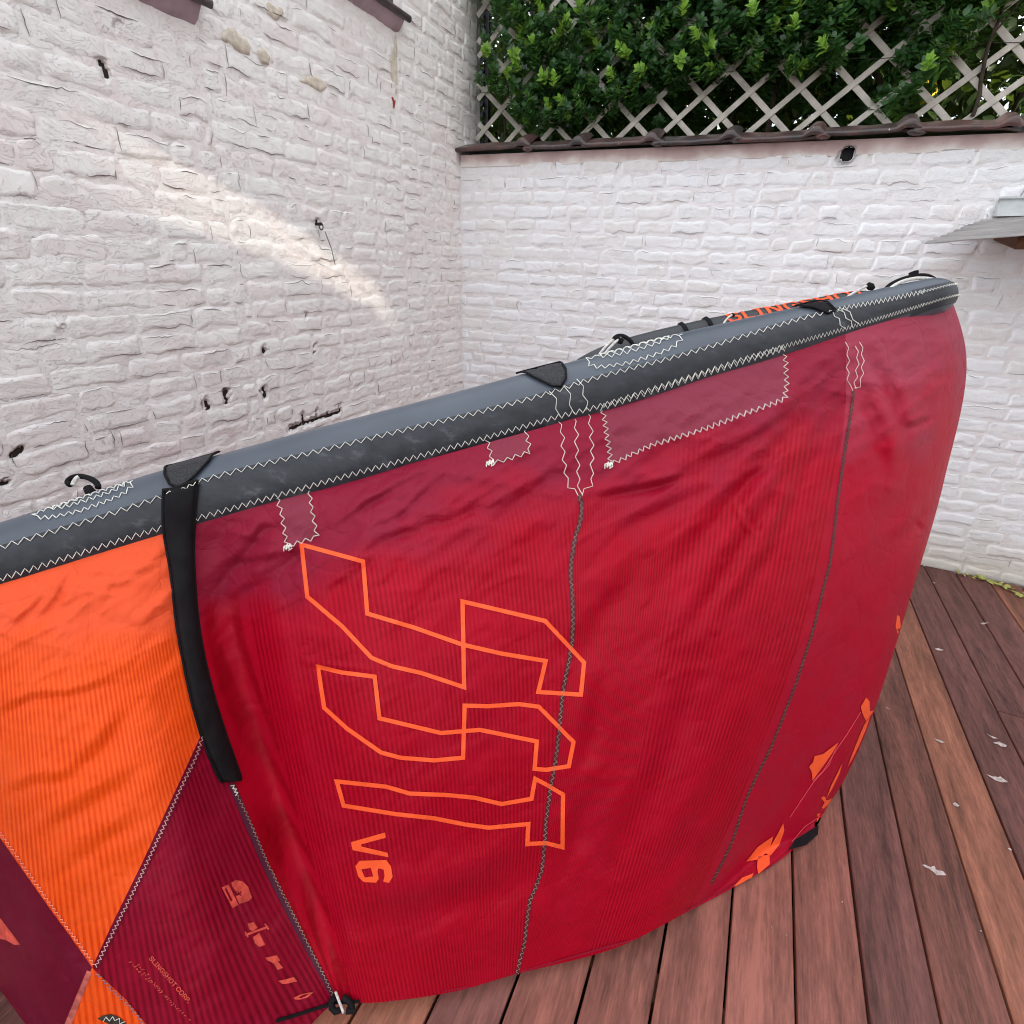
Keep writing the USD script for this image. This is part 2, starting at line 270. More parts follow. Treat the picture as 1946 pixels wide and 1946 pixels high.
M_patch = cloth('repair_cloth', (0.20, 0.02, 0.044), (0.3, 0.01, 0.02), (0.25, 0.042, 0.066), False, 0.02, edge=(0.215, 0.028, 0.052))
M_print = plain('orange_print', (0.90, 0.105, 0.03), 0.5, 0.2, 0.06, 30)
M_printworn = plain('worn_print', (0.58, 0.075, 0.055), 0.55, 0.25, 0.35, 60)
M_tube = plain('slate_dacron', (0.062, 0.076, 0.098), 0.42, 0.45, 0.10, 7, 0.12, 60)
M_flap = mat('black_scuffed_dacron', {
    'tc': ('texture_coordinate', {}), 'mp': ('mapping', {'rotation': (0, 0, -0.9), 'scale': (1.0, 5.0, 5.0)}),
    'n': ('noise_texture', {'scale': 6.0, 'detail': 7.0, 'roughness': 0.7}), 'r': ('rgb_ramp', {'ramp': [(0.35, (0.010, 0.012, 0.017)), (0.58, (0.022, 0.026, 0.033)), (0.8, (0.11, 0.12, 0.13))]}),
    'b': ('bump', {'strength': 0.3, 'distance': 0.003}), 'p': ('principled_bsdf', {'roughness': 0.46, 'specular_ior_level': 0.4})},
    [('tc.object', 'mp.vector'), ('mp.vector', 'n.vector'), ('n.fac', 'r.fac'), ('r.color', 'p.base_color'), ('n.fac', 'b.height'), ('b.normal', 'p.normal')])
M_far = plain('black_dacron', (0.028, 0.03, 0.034), 0.5, 0.4, 0.25, 12)
M_neoprene = plain('black_neoprene', (0.009, 0.0085, 0.010), 0.8, 0.14, 0.3, 30, 0.3, 200)
M_mesh = plain('black_mesh', (0.022, 0.022, 0.025), 0.6, 0.3, 0.7, 260, 0.8, 260)
M_thread = plain('white_thread', (0.70, 0.70, 0.64), 0.7, 0.2, 0.14, 60)
M_threadred = plain('faded_thread', (0.62, 0.42, 0.40), 0.7, 0.2, 0.2)
M_cord = plain('white_cord', (0.55, 0.53, 0.50), 0.7, 0.2, 0.3, 200)

# ================================================================== SETTING
A0 = on_z(1755, 1073)                                              # foot of the back wall, seen right of the kite
TH = math.radians(2.0)
RA = np.array([math.cos(TH), math.sin(TH), 0]); RN = np.array([math.sin(TH), -math.cos(TH), 0])   # along the back wall, out of it
UP = np.array([0, 0, 1.0])
XL = -1.923                                                        # face of the left wall
g = 60.0
obj('ground', (np.array([[-g, -g, -0.16], [g, -g, -0.16], [g, g, -0.16], [-g, g, -0.16]]), np.array([[0, 1, 2], [0, 2, 3]])), M_soil, kind='structure')

# ---- deck: every board by itself
deck = thing('deck', kind='structure')
PITCH, X0 = 0.1487, 0.16 * 1.5
def yend(x): return A0[1] + (x - A0[0]) * math.tan(math.radians(-2.1)) - 0.004
for k in range(-15, 18):
    xc0 = X0 + k * PITCH + 0.0035; w = PITCH - 0.007
    if xc0 < XL - 0.1: continue
    y1 = yend(xc0 + w / 2)
    joints = [-1.2, y1]
    if k == 6: joints = [-1.2, float(on_z(1920, 1357)[1]), y1]
    if k == 3: joints = [-1.2, -0.3, y1]
    if k == -4: joints = [-1.2, 0.9, y1]
    if k == 8: joints = [-1.2, 1.3, y1]
    for a, b in zip(joints[:-1], joints[1:]):
        dz = rng.uniform(-0.0012, 0.0012)
        m = frame_box(np.array([xc0, a + 0.0015, -0.024 + dz]), (w, 0, 0), (0, b - a - 0.003, 0), (0, 0, 0.024), 0.0025)
        tone = {0: 0, 1: 0, 2: 2, 3: 0, 4: 1, 5: 2, 6: 2, 7: 2, 8: 1, -1: 0, -2: 0, -3: 0, -4: 2}.get(k, int(rng.integers(0, 3)))
        obj('deck_board', m, M_wood[tone], deck)
for j in range(6):
    m = frame_box(np.array([XL - 0.1, -1.0 + j * 0.85, -0.09]), (5.0, 0, 0), (0, 0.06, 0), (0, 0, 0.0655))
    obj('joist', m, M_beam, deck)
def blob(poly, z=0.0016):
    poly = np.array(poly, float); poly = poly.mean(0) + (poly - poly.mean(0)) * np.array([0.85, 0.7])
    return _blob(poly, z)
def _blob(poly, z):
    """a thin flake of dried paint lying on the boards, outline given in the photograph's pixels"""
    P = np.array([on_z(x, y, z + 0.0009) for x, y in poly]); c = P.mean(0)
    n = len(P); B = P.copy(); B[:, 2] = 0.0008
    V = np.vstack([P, B, c]); f = [[2 * n, i, (i + 1) % n] for i in range(n)] + [[i, n + i, n + (i + 1) % n] for i in range(n)] + [[i, n + (i + 1) % n, (i + 1) % n] for i in range(n)]
    return trimesh.Trimesh(V, np.array(f), process=False)
s9 = 650 / 1932
def c9(l): return [(1296 + x * s9, 1296 + y * s9) for x, y in l]
spots = [[(1345, 1022), (1362, 1018), (1400, 1040), (1425, 1030), (1440, 1060), (1485, 1075), (1506, 1104), (1440, 1104), (1415, 1070)],
         [(1712, 512), (1740, 525), (1790, 535), (1800, 528), (1850, 572), (1810, 574), (1770, 560)],
         [(1750, 338), (1790, 330), (1840, 358), (1836, 372), (1800, 366), (1785, 350)], [(1718, 284), (1740, 300), (1790, 322), (1760, 322)],
         [(1528, 680), (1545, 676), (1572, 700), (1560, 707), (1535, 698)], [(1420, 314), (1450, 322), (1490, 344), (1470, 348), (1440, 332)],
         [(1840, 934), (1858, 940), (1866, 952), (1850, 952)], [(898, 1238), (912, 1240), (908, 1247)], [(1153, 143), (1172, 150), (1168, 156)],
         [(1682, 1400), (1696, 1404), (1692, 1412)], [(502, 1380), (510, 1382), (506, 1390)], [(586, 1426), (596, 1428), (592, 1436)]]
for sp in spots: obj('paint_drip', blob(c9(sp)), M_spot, deck)
s7 = 396 / 1932
for sp in ([(1100, 885), (1130, 880), (1195, 905), (1160, 914), (1115, 902)], [(1520, 660), (1550, 645), (1610, 648), (1570, 662), (1560, 670)], [(1085, 272), (1115, 280), (1100, 285)], [(648, 1435), (664, 1435), (690, 1450), (676, 1454)]):
    obj('paint_drip', blob([(1550 + x * s7, 1050 + y * s7) for x, y in sp]), M_spot, deck)

# ---- old painted brick walls
def fb(p, o=4, s=0): return meshkit.fbm(np.asarray(p), o, s)
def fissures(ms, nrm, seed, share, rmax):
    """dark threads along the brick edges, standing in for shade in the thin joints"""
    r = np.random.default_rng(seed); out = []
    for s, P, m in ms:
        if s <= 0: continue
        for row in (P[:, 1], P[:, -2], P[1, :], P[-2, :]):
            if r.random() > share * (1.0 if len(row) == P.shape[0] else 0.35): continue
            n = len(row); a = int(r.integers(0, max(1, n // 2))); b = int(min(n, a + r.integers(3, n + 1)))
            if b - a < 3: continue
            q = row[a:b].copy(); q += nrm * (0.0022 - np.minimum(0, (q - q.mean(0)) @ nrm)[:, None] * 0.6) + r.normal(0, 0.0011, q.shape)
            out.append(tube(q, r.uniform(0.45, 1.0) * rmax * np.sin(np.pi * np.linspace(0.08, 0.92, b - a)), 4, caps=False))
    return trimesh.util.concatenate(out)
def wall_bricks(seed, O, ax, nrm, zones, mats, course=0.0742, blen=0.2, prom=(0.0, 0.006), near=None, slope=0.0):
    """bricks of an uneven, thickly painted wall: a low cushion each, with a wavy outline"""
    r = np.random.default_rng(seed); out = []
    for (a0, a1, z0, z1) in zones:
        nrow = int(round((z1 - z0) / course)); ch = (z1 - z0) / nrow
        for i in range(nrow):
            zc = z0 + (i + 0.5) * ch; a = a0 - r.uniform(0, blen); row_head = (i % 2 == 0)
            while a < a1:
                L = blen * r.uniform(0.86, 1.12) if not (r.random() < (0.55 if row_head else 0.12)) else blen * r.uniform(0.42, 0.6)
                b = a + L; lo, hi = max(a, a0), min(b, a1)
                if hi - lo > 0.03:
                    out.append((lo, hi, zc, ch, r.uniform(*prom), int(r.integers(0, 1 << 30)), r.uniform(-0.012, 0.012), r.random()))
                a = b
    meshes = []
    for (lo, hi, zc, ch, pr, sd, tilt, rm) in out:
        L = hi - lo; mid = O + ax * (lo + hi) / 2 + UP * zc
        pr_px = project(mid[None])[0]; dist = np.linalg.norm(mid - C)
        infront = (mid - C) @ fw > 0.1
        onscreen = infront and -80 < pr_px[0] < 2026 and -80 < pr_px[1] < 2026
        n_a = int(np.clip(L / (0.006 if dist < 2.2 else 0.011), 5, 40)) if onscreen else 4
        n_z = int(np.clip(ch / (0.006 if dist < 2.2 else 0.010), 5, 16)) if onscreen else 4
        u, v = np.meshgrid(np.linspace(-1, 1, n_a), np.linspace(-1, 1, n_z), indexing='ij')
        hw, hh = L / 2 - 0.0015, ch / 2 - 0.0015
        q = np.stack([u * hw * 9 + sd % 997, v * hh * 9 + (sd // 997) % 991, np.full_like(u, sd % 13)], -1)
        e = fb(q * 2.2, 3, 3) - 0.5; e2 = fb(q * 2.2 + 40, 3, 5) - 0.5
        X = u * hw + e * 0.034; Z = v * hh + e2 * 0.030 + tilt * 1.6 * u * hw
        dx = (1 - abs(u)) * hw; dz = (1 - abs(v)) * hh
        rc = 0.006 + 0.020 * rm; d = rc - np.hypot(np.maximum(rc - dx, 0), np.maximum(rc - dz, 0)); d = np.where((dx > rc) & (dz > rc), np.minimum(dx, dz), d) - 0.002; edge = np.clip(d / (0.0035 + 0.009 * np.clip(fb(q * 0.9 + 5, 2, 4) * 1.6 - 0.4, 0, 1)), 0, 1); edge = edge * edge * (3 - 2 * edge)
        wp = np.stack([(lo + hi) / 2 + X, zc + Z, np.zeros_like(X)], -1)
        h = -0.006 + edge * (0.006 + pr) + (fb(q * 1.6 + 11, 4, 8) - 0.5) * 0.006 * edge + (fb(wp * 34, 3, 2) - 0.5) * 0.005 * edge + 0.004 * v * edge * (rm - 0.3)
        P = O + ax * ((lo + hi) / 2 + X)[..., None] + UP * (zc + Z)[..., None] + nrm * (h + bow(wp))[..., None]
        size = (L * ch) / max(dist, 0.3) ** 2 if onscreen else 0
        meshes.append((size, P, mats[0] if rm < 0.62 else mats[1]))
    return meshes
def bow(w):  # slow unevenness of the wall plane
    return (fb(np.stack([w[..., 0] * 1.1, w[..., 1] * 1.1, w[..., 0] * 0 + 4.0], -1), 3, 21) - 0.5) * 0.03
def add_bricks(parent, ms):
    ms.sort(key=lambda t: -t[0])
    for k, (s, P, mt) in enumerate(ms[:300]):
        obj('brick', grid_mesh(P), mt, parent, smooth=True)
    for mt in {id(m[2]): m[2] for m in ms[300:]}.values():
        rest = [grid_mesh(P) for s, P, m in ms[300:] if m is mt]
        if rest: obj('brickwork', trimesh.util.concatenate(rest), mt, parent, smooth=True, kind='stuff')
def mortar_sheet(O, ax, nrm, a0, a1, z0, z1, step, cracks=(), holes=(), cell=None):
    na, nz = int((a1 - a0) / step) + 1, int((z1 - z0) / step) + 1
    A, Z = np.meshgrid(np.linspace(a0, a1, na), np.linspace(z0, z1, nz), indexing='ij')
    w = np.stack([A, Z, np.zeros_like(A)], -1)
    h = bow(w) - 0.0019 + (fb(w * 22, 4, 31) - 0.5) * 0.008
    for pts, width in cracks:
        ls = np.asarray(pts, float); d = np.full(A.shape, 9.0)
        wob = (fb(w * 90, 2, 7) - 0.5) * 0.012
        for p, q in zip(ls[:-1], ls[1:]):
            t = np.clip(((A - p[0]) * (q[0] - p[0]) + (Z - p[1]) * (q[1] - p[1])) / max((q - p) @ (q - p), 1e-9), 0, 1)
            d = np.minimum(d, np.hypot(A - p[0] - t * (q[0] - p[0]), Z - p[1] - t * (q[1] - p[1])))
        h = h - 0.05 * (d + wob < width)
    P = O + ax * A[..., None] + UP * Z[..., None] + nrm * h[..., None]
    m = grid_mesh(P)
    if holes:
        c = np.stack([A.ravel(), Z.ravel()], 1)[m.faces].mean(1); keep = np.ones(len(c), bool)
        for (ha, hz, hr) in holes: keep &= np.hypot(c[:, 0] - ha, c[:, 1] - hz) > hr
        m.update_faces(keep)
    return m

# ---- back wall (the one behind the kite's far end)
OR = A0 - RA * 0; tl = (XL - A0[0]) / RA[0]
def rw(x, y, off=0.0):
    P = on_plane(x, y, A0 + RN * off, RN); return np.array([(P - A0) @ RA, P[2]])
TOP = 2.10
bw = thing('brick_wall', 'white painted brick wall with brown tile coping, standing behind the kite under the trellis', 'wall', kind='thing')
hole = rw(1610, 293)
crackR = [([rw(980, 375), rw(988, 369), rw(1000, 370)], 0.004), ([rw(1890, 786), rw(1900, 783)], 0.004), ([rw(944, 354), rw(950, 356), rw(960, 352)], 0.004)]
obj('mortar', mortar_sheet(OR, RA, RN, tl - 0.05, 3.4, -0.14, TOP, 0.011, crackR, [(hole[0], hole[1], 0.031)]), M_jointR, bw, smooth=True)
obj('wall_core', frame_box(OR + RA * (tl - 0.05) - RN * 0.235 - UP * 0.15, RA * 3.46, RN * 0.19, UP * (TOP + 0.14)), M_house, bw)
brR = wall_bricks(11, OR, RA, RN, [(tl + 0.005, 3.3, -0.02, 2.055)], P_R, prom=(-0.0008, 0.0040))
def bore(b):
    s_, P, m = b; q = (P.reshape(-1, 3) - OR); r_ = np.hypot(q @ RA - hole[0], q[:, 2] - hole[1])
    return (s_, (P.reshape(-1, 3) - RN * (0.07 * (r_ < 0.038))[:, None]).reshape(P.shape), m) if (r_ < 0.038).any() else b
brR = [bore(b) for b in brR]
add_bricks(bw, brR)
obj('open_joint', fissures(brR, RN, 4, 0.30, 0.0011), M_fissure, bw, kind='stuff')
def render_band():
    na, nz = 240, 16
    A, Z = np.meshgrid(np.linspace(tl + 0.01, 3.3, na), np.linspace(2.03, TOP - 0.005, nz), indexing='ij')
    w = np.stack([A, Z, np.zeros_like(A)], -1); t = (Z - 2.03) / (TOP - 2.035)
    h = bow(w) + 0.001 + (fb(w * 13, 4, 77) - 0.5) * 0.014 + 0.02 * np.clip(t, 0, 1) ** 1.5 - 0.02 * (t < 0.02) * 1
    rr = np.hypot(A - hole[0], Z - hole[1])
    P = OR + RA * A[..., None] + UP * Z[..., None] + RN * h[..., None]
    m = grid_mesh(P); c = np.stack([A.ravel(), Z.ravel()], 1)[m.faces].mean(1)
    m.update_faces(np.hypot(c[:, 0] - hole[0], c[:, 1] - hole[1]) > 0.036)
    return m
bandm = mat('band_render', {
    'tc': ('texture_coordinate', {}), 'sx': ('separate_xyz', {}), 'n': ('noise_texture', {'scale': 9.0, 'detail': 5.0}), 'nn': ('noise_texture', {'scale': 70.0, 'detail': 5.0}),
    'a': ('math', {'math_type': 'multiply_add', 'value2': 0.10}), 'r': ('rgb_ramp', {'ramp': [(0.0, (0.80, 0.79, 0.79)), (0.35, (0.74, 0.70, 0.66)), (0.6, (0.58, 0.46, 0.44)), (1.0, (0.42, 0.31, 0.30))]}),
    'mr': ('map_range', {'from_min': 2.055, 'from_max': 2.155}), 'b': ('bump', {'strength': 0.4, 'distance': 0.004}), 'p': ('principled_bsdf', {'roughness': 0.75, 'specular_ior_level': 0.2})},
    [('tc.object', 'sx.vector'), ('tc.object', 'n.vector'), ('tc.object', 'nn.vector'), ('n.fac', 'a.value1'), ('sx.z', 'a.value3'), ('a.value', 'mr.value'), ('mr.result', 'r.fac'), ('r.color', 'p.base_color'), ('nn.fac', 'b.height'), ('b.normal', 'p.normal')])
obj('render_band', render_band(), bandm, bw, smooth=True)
# drain hole: a short lined pipe set in the wall
hc = OR + RA * hole[0] + UP * hole[1]
prof = np.array([[0.0345, 0.010], [0.0335, 0.0125], [0.0325, 0.011], [0.032, -0.04], [0.0, -0.04]])
an = np.linspace(0, 2 * np.pi, 25)
Pp = hc + (RA * np.cos(an)[:, None, None] + UP * np.sin(an)[:, None, None]) * prof[None, :, :1] + RN * prof[None, :, 1:]
pm = grid_mesh(Pp)
rim_f = np.array([f for f in pm.faces if max(f % 5) <= 2]); ins_f = np.array([f for f in pm.faces if max(f % 5) > 2])
pipe = sub('drain_pipe', bw)
obj('pipe_rim', trimesh.Trimesh(pm.vertices, rim_f), bandm, pipe); obj('pipe_bore', trimesh.Trimesh(pm.vertices, ins_f), M_black, pipe)
# coping tiles with raised collars
bound = [tl + 0.0] + [rw(x, 265, 0.05)[0] for x in (1000, 1106, 1245, 1395, 1555, 1730)]
while bound[-1] < 3.2: bound.append(bound[-1] + 0.375)
for k in range(len(bound) - 1):
    a, b = bound[k], bound[k + 1]; r_ = np.random.default_rng(50 + k)
    n = 26; t = np.linspace(a + 0.002, b + 0.028, n)
    prof = np.array([[0.062, 0.000], [0.067, 0.008], [0.064, 0.018], [0.052, 0.020], [0.046, 0.024], [0.0, 0.040], [-0.06, 0.058], [-0.09, 0.063], [-0.13, 0.052], [-0.235, 0.02], [-0.235, 0.01], [-0.1, 0.02], [0.03, 0.002], [0.062, 0.0]])
    dz, tilt = r_.uniform(-0.006, 0.004), r_.uniform(-0.02, 0.02)
    col = np.exp(-((t[:, None] - (b - 0.016) + 0.12 * prof[None, :, 0]) / 0.036) ** 4); sag = 0.006 * np.sin(np.pi * (t - a) / (b - a)) * r_.uniform(-1, 1)
    off = prof[None] + 0
    off = np.repeat(off, n, 0); nrmv = np.array([0.35, 0.9]); bulge = np.array([0.4, 0.5, 0.7, 1, 1, 1, 1, 1, 1, 0.6, 0, 0, 0, 0.2])
    off[..., 0] += col * bulge * 0.016; off[..., 1] += col * bulge * 0.028
    P = OR + RA * t[:, None, None] + RN * off[..., :1] + UP * (TOP + 0.004 + dz + sag[:, None, None] + tilt * (t[:, None, None] - a) + off[..., 1:])
    wob = (fb(P * 11, 3, k) - 0.5)[..., None] * 0.010; P = P + UP * wob
    obj('coping_tile', grid_mesh(P), M_tile, bw, smooth=40)
    if k in (0, 2, 3, 4, 5, 6):
        c = OR + RA * (b + 0.015) + RN * 0.052 + UP * (TOP + 0.010)
        lump = trimesh.creation.icosphere(2, 1.0); v = lump.vertices
        v = v * (1 + (fb(v * 1.7 + k, 3, 4)[:, None] - 0.5) * 0.9)
        lump.vertices = c + RA * v[:, :1] * 0.034 + RN * v[:, 1:2] * 0.018 + UP * v[:, 2:] * 0.016
        obj('mortar_dab', lump, M_tile if k != 1 else M_lichen, bw, smooth=True)

# ---- left wall: stepped up in three heights
lw = thing('brick_wall', 'off-white flaking brick wall with stepped brown copings, left of the kite', 'wall', kind='thing')
OL = np.array([XL, 0.0, 0.0]); LA = np.array([0, 1.0, 0]); LN = np.array([1.0, 0, 0])
def lwp(x, y):
    P = on_plane(x, y, OL, LN); return np.array([P[1], P[2]])
YB = A0[1] + (XL - A0[0]) * math.tan(TH)
s1 = 400 / 1932
def k1(l, o=(0, 0), s=s1): return [lwp(o[0] + x * s, o[1] + y * s) for x, y in l]
crackL = [(k1([(930, 580), (960, 610), (985, 690)]), 0.005),
          (k1([(1260, 270), (1290, 280)], (0, 650), 650 / 1932), 0.006), (k1([(1265, 275), (1285, 345)], (0, 650), 650 / 1932), 0.006), (k1([(1160, 335), (1180, 372)], (0, 650), 650 / 1932), 0.006),
          (k1([(1492, 270), (1500, 315)], (0, 650), 650 / 1932), 0.005),
          (k1([(330, 1710), (500, 1640), (680, 1580), (930, 1510)], (500, 550), 300 / 1932), 0.005), (k1([(490, 1540), (495, 1640)], (500, 550), 300 / 1932), 0.006),
          (k1([(655, 1490), (660, 1590)], (500, 550), 300 / 1932), 0.005), (k1([(790, 1510), (800, 1545)], (500, 550), 300 / 1932), 0.004), (k1([(935, 1410), (950, 1490), (920, 1520)], (500, 550), 300 / 1932), 0.003),
          (k1([(518, 215), (530, 260), (530, 320)], (500, 550), 300 / 1932), 0.003), (k1([(10, 740), (20, 780)], (500, 550), 300 / 1932), 0.007), (k1([(15, 1225), (40, 1310)], (500, 550), 300 / 1932), 0.006),
          (k1([(625, 690), (628, 770)], (500, 550), 300 / 1932), 0.003), (k1([(120, 1040), (170, 1010), (205, 980)], (0, 650)), 0.006), (k1([(60, 1300), (20, 1290)], (0, 650)), 0.006),
          (k1([(980, 590), (1000, 600)], (400, 300)), 0.006), (k1([(1045, 190), (1070, 215)]), 0.003)]
G1, G2 = lwp(385, 45), lwp(762, 62)
Y1, Y2, Z1, Z2, Z3 = 1.575, 2.70, 2.205, 2.53, 3.3
sheets = [mortar_sheet(OL, LA, LN, -1.6, Y1 + 0.005, -0.14, Z1, 0.0065, crackL), mortar_sheet(OL, LA, LN, Y1, Y2 + 0.005, -0.14, Z2, 0.0065, crackL),
          mortar_sheet(OL, LA, LN, Y2, 3.56, -0.14, Z3, 0.0075, crackL)]
obj('mortar', trimesh.util.concatenate(sheets), M_joint, lw, smooth=True)
brL = wall_bricks(23, OL, LA, LN, [(-1.6, Y1, -0.02, Z1 - 0.07), (Y1, Y2, -0.02, Z2 - 0.07), (Y2, 3.53, -0.02, Z3)], P_L, prom=(-0.0008, 0.0030))
# bricks do not cover the open joints
ck = [LineString([tuple(p) for p in pts]).buffer(w + 0.0025) for pts, w in crackL]
def clear(b):
    s, P, m = b
    q = P.reshape(-1, 3)[:, 1:]; push = np.zeros(len(q))
    for c in ck:
        x0, y0, x1, y1 = c.bounds
        if q[:, 0].max() < x0 or q[:, 0].min() > x1 or q[:, 1].max() < y0 or q[:, 1].min() > y1: continue
        push = np.maximum(push, contains_xy(c, q[:, 0], q[:, 1]) * 0.055)
    P = P.copy().reshape(-1, 3); P[:, 0] -= push
    return (s, P.reshape(b[1].shape), m)
add_bricks(lw, [clear(b) for b in brL])
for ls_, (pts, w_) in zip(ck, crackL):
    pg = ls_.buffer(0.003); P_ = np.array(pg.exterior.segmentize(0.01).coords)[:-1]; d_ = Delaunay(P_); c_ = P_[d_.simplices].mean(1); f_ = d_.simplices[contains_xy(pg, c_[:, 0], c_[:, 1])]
    obj('hollow_joint', trimesh.Trimesh(np.c_[XL + bow(np.c_[P_, P_[:, :1] * 0]) - 0.009, P_], f_, process=False), M_dark, lw)  # dark sheet set in the recess: bare mortar plus the crack's shade
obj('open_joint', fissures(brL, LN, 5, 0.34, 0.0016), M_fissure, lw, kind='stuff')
for (ya, yb, z) in ((-1.6, Y1, Z1), (Y1, Y2, Z2), (Y2, 3.6, Z3)):
    obj('wall_core', frame_box(np.array([XL - 0.30, ya, -0.15]), (0.24, 0, 0), (0, yb - ya - 0.002, 0), (0, 0, z + 0.14)), M_lichen, lw)
# rounded end of the tall part, beyond the back wall
an = np.linspace(-0.05, 1.75, 10)
zz = np.linspace(2.0, Z3, 90)
ry = np.stack([XL - 0.05 + 0.05 * np.cos(an), 3.52 + 0.10 * np.sin(an)], 1)
P = np.zeros((10, 90, 3)); P[..., 0] = ry[:, None, 0]; P[..., 1] = ry[:, None, 1]; P[..., 2] = zz
wob = (fb(P * 16, 4, 5) - 0.5)[..., None] * 0.02
P = P + wob * np.stack([np.cos(an), np.sin(an), 0 * an], 1)[:, None]
obj('wall_end', grid_mesh(P), mat('mossy_end', {
    'tc': ('texture_coordinate', {}), 'sx': ('separate_xyz', {}), 'n': ('noise_texture', {'scale': 20.0, 'detail': 6.0, 'roughness': 0.7}), 'a': ('math', {'math_type': 'multiply_add', 'value2': 0.9}),
    'mr': ('map_range', {'from_min': 2.3, 'from_max': 3.1}), 'r': ('rgb_ramp', {'ramp': [(0.1, (0.10, 0.09, 0.06)), (0.35, (0.26, 0.25, 0.19)), (0.6, (0.36, 0.35, 0.33)), (1.0, (0.42, 0.41, 0.40))]}),
    'b': ('bump', {'strength': 0.6, 'distance': 0.006}), 'p': ('principled_bsdf', {'roughness': 0.85, 'specular_ior_level': 0.1})},
    [('tc.object', 'n.vector'), ('tc.object', 'sx.vector'), ('n.fac', 'a.value1'), ('sx.z', 'a.value3'), ('a.value', 'mr.value'), ('mr.result', 'r.fac'), ('r.color', 'p.base_color'), ('n.fac', 'b.height'), ('b.normal', 'p.normal')]), lw, smooth=True)
def coping(ya, yb, z):
    cp = sub('coping', lw)
    fl = np.array([[-0.004, -0.050], [0.018, -0.036], [0.040, -0.010], [0.046, 0.0], [-0.05, 0.0]])
    t = np.linspace(ya, yb - 0.03, 30)
    P = np.zeros((30, 5, 3)); P[..., 0] = XL + fl[None, :, 0]; P[..., 1] = t[:, None]; P[..., 2] = z + fl[None, :, 1]
    P[..., 0] += (fb(P * 14, 3, 9) - 0.5) * 0.012
    m = grid_mesh(P); e = trimesh.Trimesh(P[-1], np.array([[0, 1, 4], [1, 2, 4], [2, 3, 4]]), process=False)
    obj('mortar_bed', trimesh.util.concatenate([m, e]), M_flange, cp, smooth=40)
    n0 = int((yb - ya) / 0.4) + 1
    for k in range(n0):
        b = yb - k * 0.4; a = max(b - 0.397, ya)
        if b - a < 0.05: continue
        L = np.linspace(a, b, 8); L[0] += 0.001
        bar = tube(np.stack([np.full(8, XL + 0.052), L, np.full(8, z + 0.010)], 1), 0.0145, 10)
        top = trimesh.Trimesh(*[np.array(q) for q in ([[XL + 0.050, a, z + 0.018], [XL + 0.050, b, z + 0.018], [XL - 0.15, b, z + 0.115], [XL - 0.15, a, z + 0.115],
                                [XL + 0.050, a, z + 0.002], [XL + 0.050, b, z + 0.002], [XL - 0.15, b, z + 0.098], [XL - 0.15, a, z + 0.098]],
                                [[0, 1, 2], [0, 2, 3], [4, 6, 5], [4, 7, 6], [1, 5, 6], [1, 6, 2], [0, 3, 7], [0, 7, 4], [2, 6, 7], [2, 7, 3]])], process=False)
        obj('coping_tile', trimesh.util.concatenate([bar, top]), M_gutter, cp, smooth=40)
coping(-1.6, G1[0] + 0.0, G1[1] + 0.035)
coping(Y1 + 0.003, G2[0] - 0.0, G2[1] + 0.035)
# bare patches where the paint has come off
def flake(poly, o, s, mtl, name='bare_patch', lift=0.007):
    p = [lwp(o[0] + x * s, o[1] + y * s) for x, y in poly]; pg = Polygon(p).buffer(0)
    x0, y0, x1, y1 = pg.bounds; gx, gy = np.meshgrid(np.arange(x0, x1, 0.006), np.arange(y0, y1, 0.006)); k = contains_xy(pg, gx, gy)
    pts = np.vstack([np.c_[gx[k], gy[k]], np.array(pg.exterior.segmentize(0.006).coords)[:-1]])
    d = Delaunay(pts); c = pts[d.simplices].mean(1); f = d.simplices[contains_xy(pg, c[:, 0], c[:, 1])]
    edge = np.array([pg.exterior.distance(Point(q)) for q in pts])
    h = bow(np.c_[pts, pts[:, :1] * 0]) + np.clip(edge / 0.006, 0, 1) * lift + (fb(np.c_[pts, pts[:, :1] * 0] * 60, 3, 3) - 0.5) * 0.006 * (edge > 0.002)
    obj(name, trimesh.Trimesh(np.c_[XL + h, pts[:, 0], pts[:, 1]], f, process=False), mtl, lw, smooth=True)
flake([(580, 330), (640, 250), (710, 260), (760, 330), (820, 360), (860, 430), (850, 510), (760, 480), (690, 420), (600, 370)], (300, 0), s1, M_bare)
flake([(975, 20), (1000, 0), (1080, 60), (1140, 60), (1160, 140), (1090, 190), (1010, 130)], (300, 0), s1, M_bare)
flake([(915, 470), (960, 420), (1040, 520), (1030, 600), (960, 580)], (300, 0), s1, M_bare)
flake([(1290, 740), (1400, 690), (1490, 710), (1560, 800), (1500, 850), (1380, 780)], (300, 0), s1, M_bare)
flake([(1020, 640), (1045, 600), (1090, 370), (1105, 520), (1110, 800), (1115, 1000), (1090, 1040), (1060, 900), (1030, 800)], (560, 0), 340 / 1932, M_grime, 'grime_streak', 0.004)
M_rust = plain('red_stain', (0.33, 0.06, 0.06), 0.8, 0.1, 0.3, 80)
flake([(1045, 1050), (1060, 1045), (1075, 1080), (1095, 1085), (1085, 1130), (1080, 1172), (1062, 1170), (1060, 1100)], (560, 0), 340 / 1932, M_rust)
flake([(1032, 890), (1045, 890), (1056, 940), (1046, 970), (1036, 930)], (560, 0), 340 / 1932, M_rust)
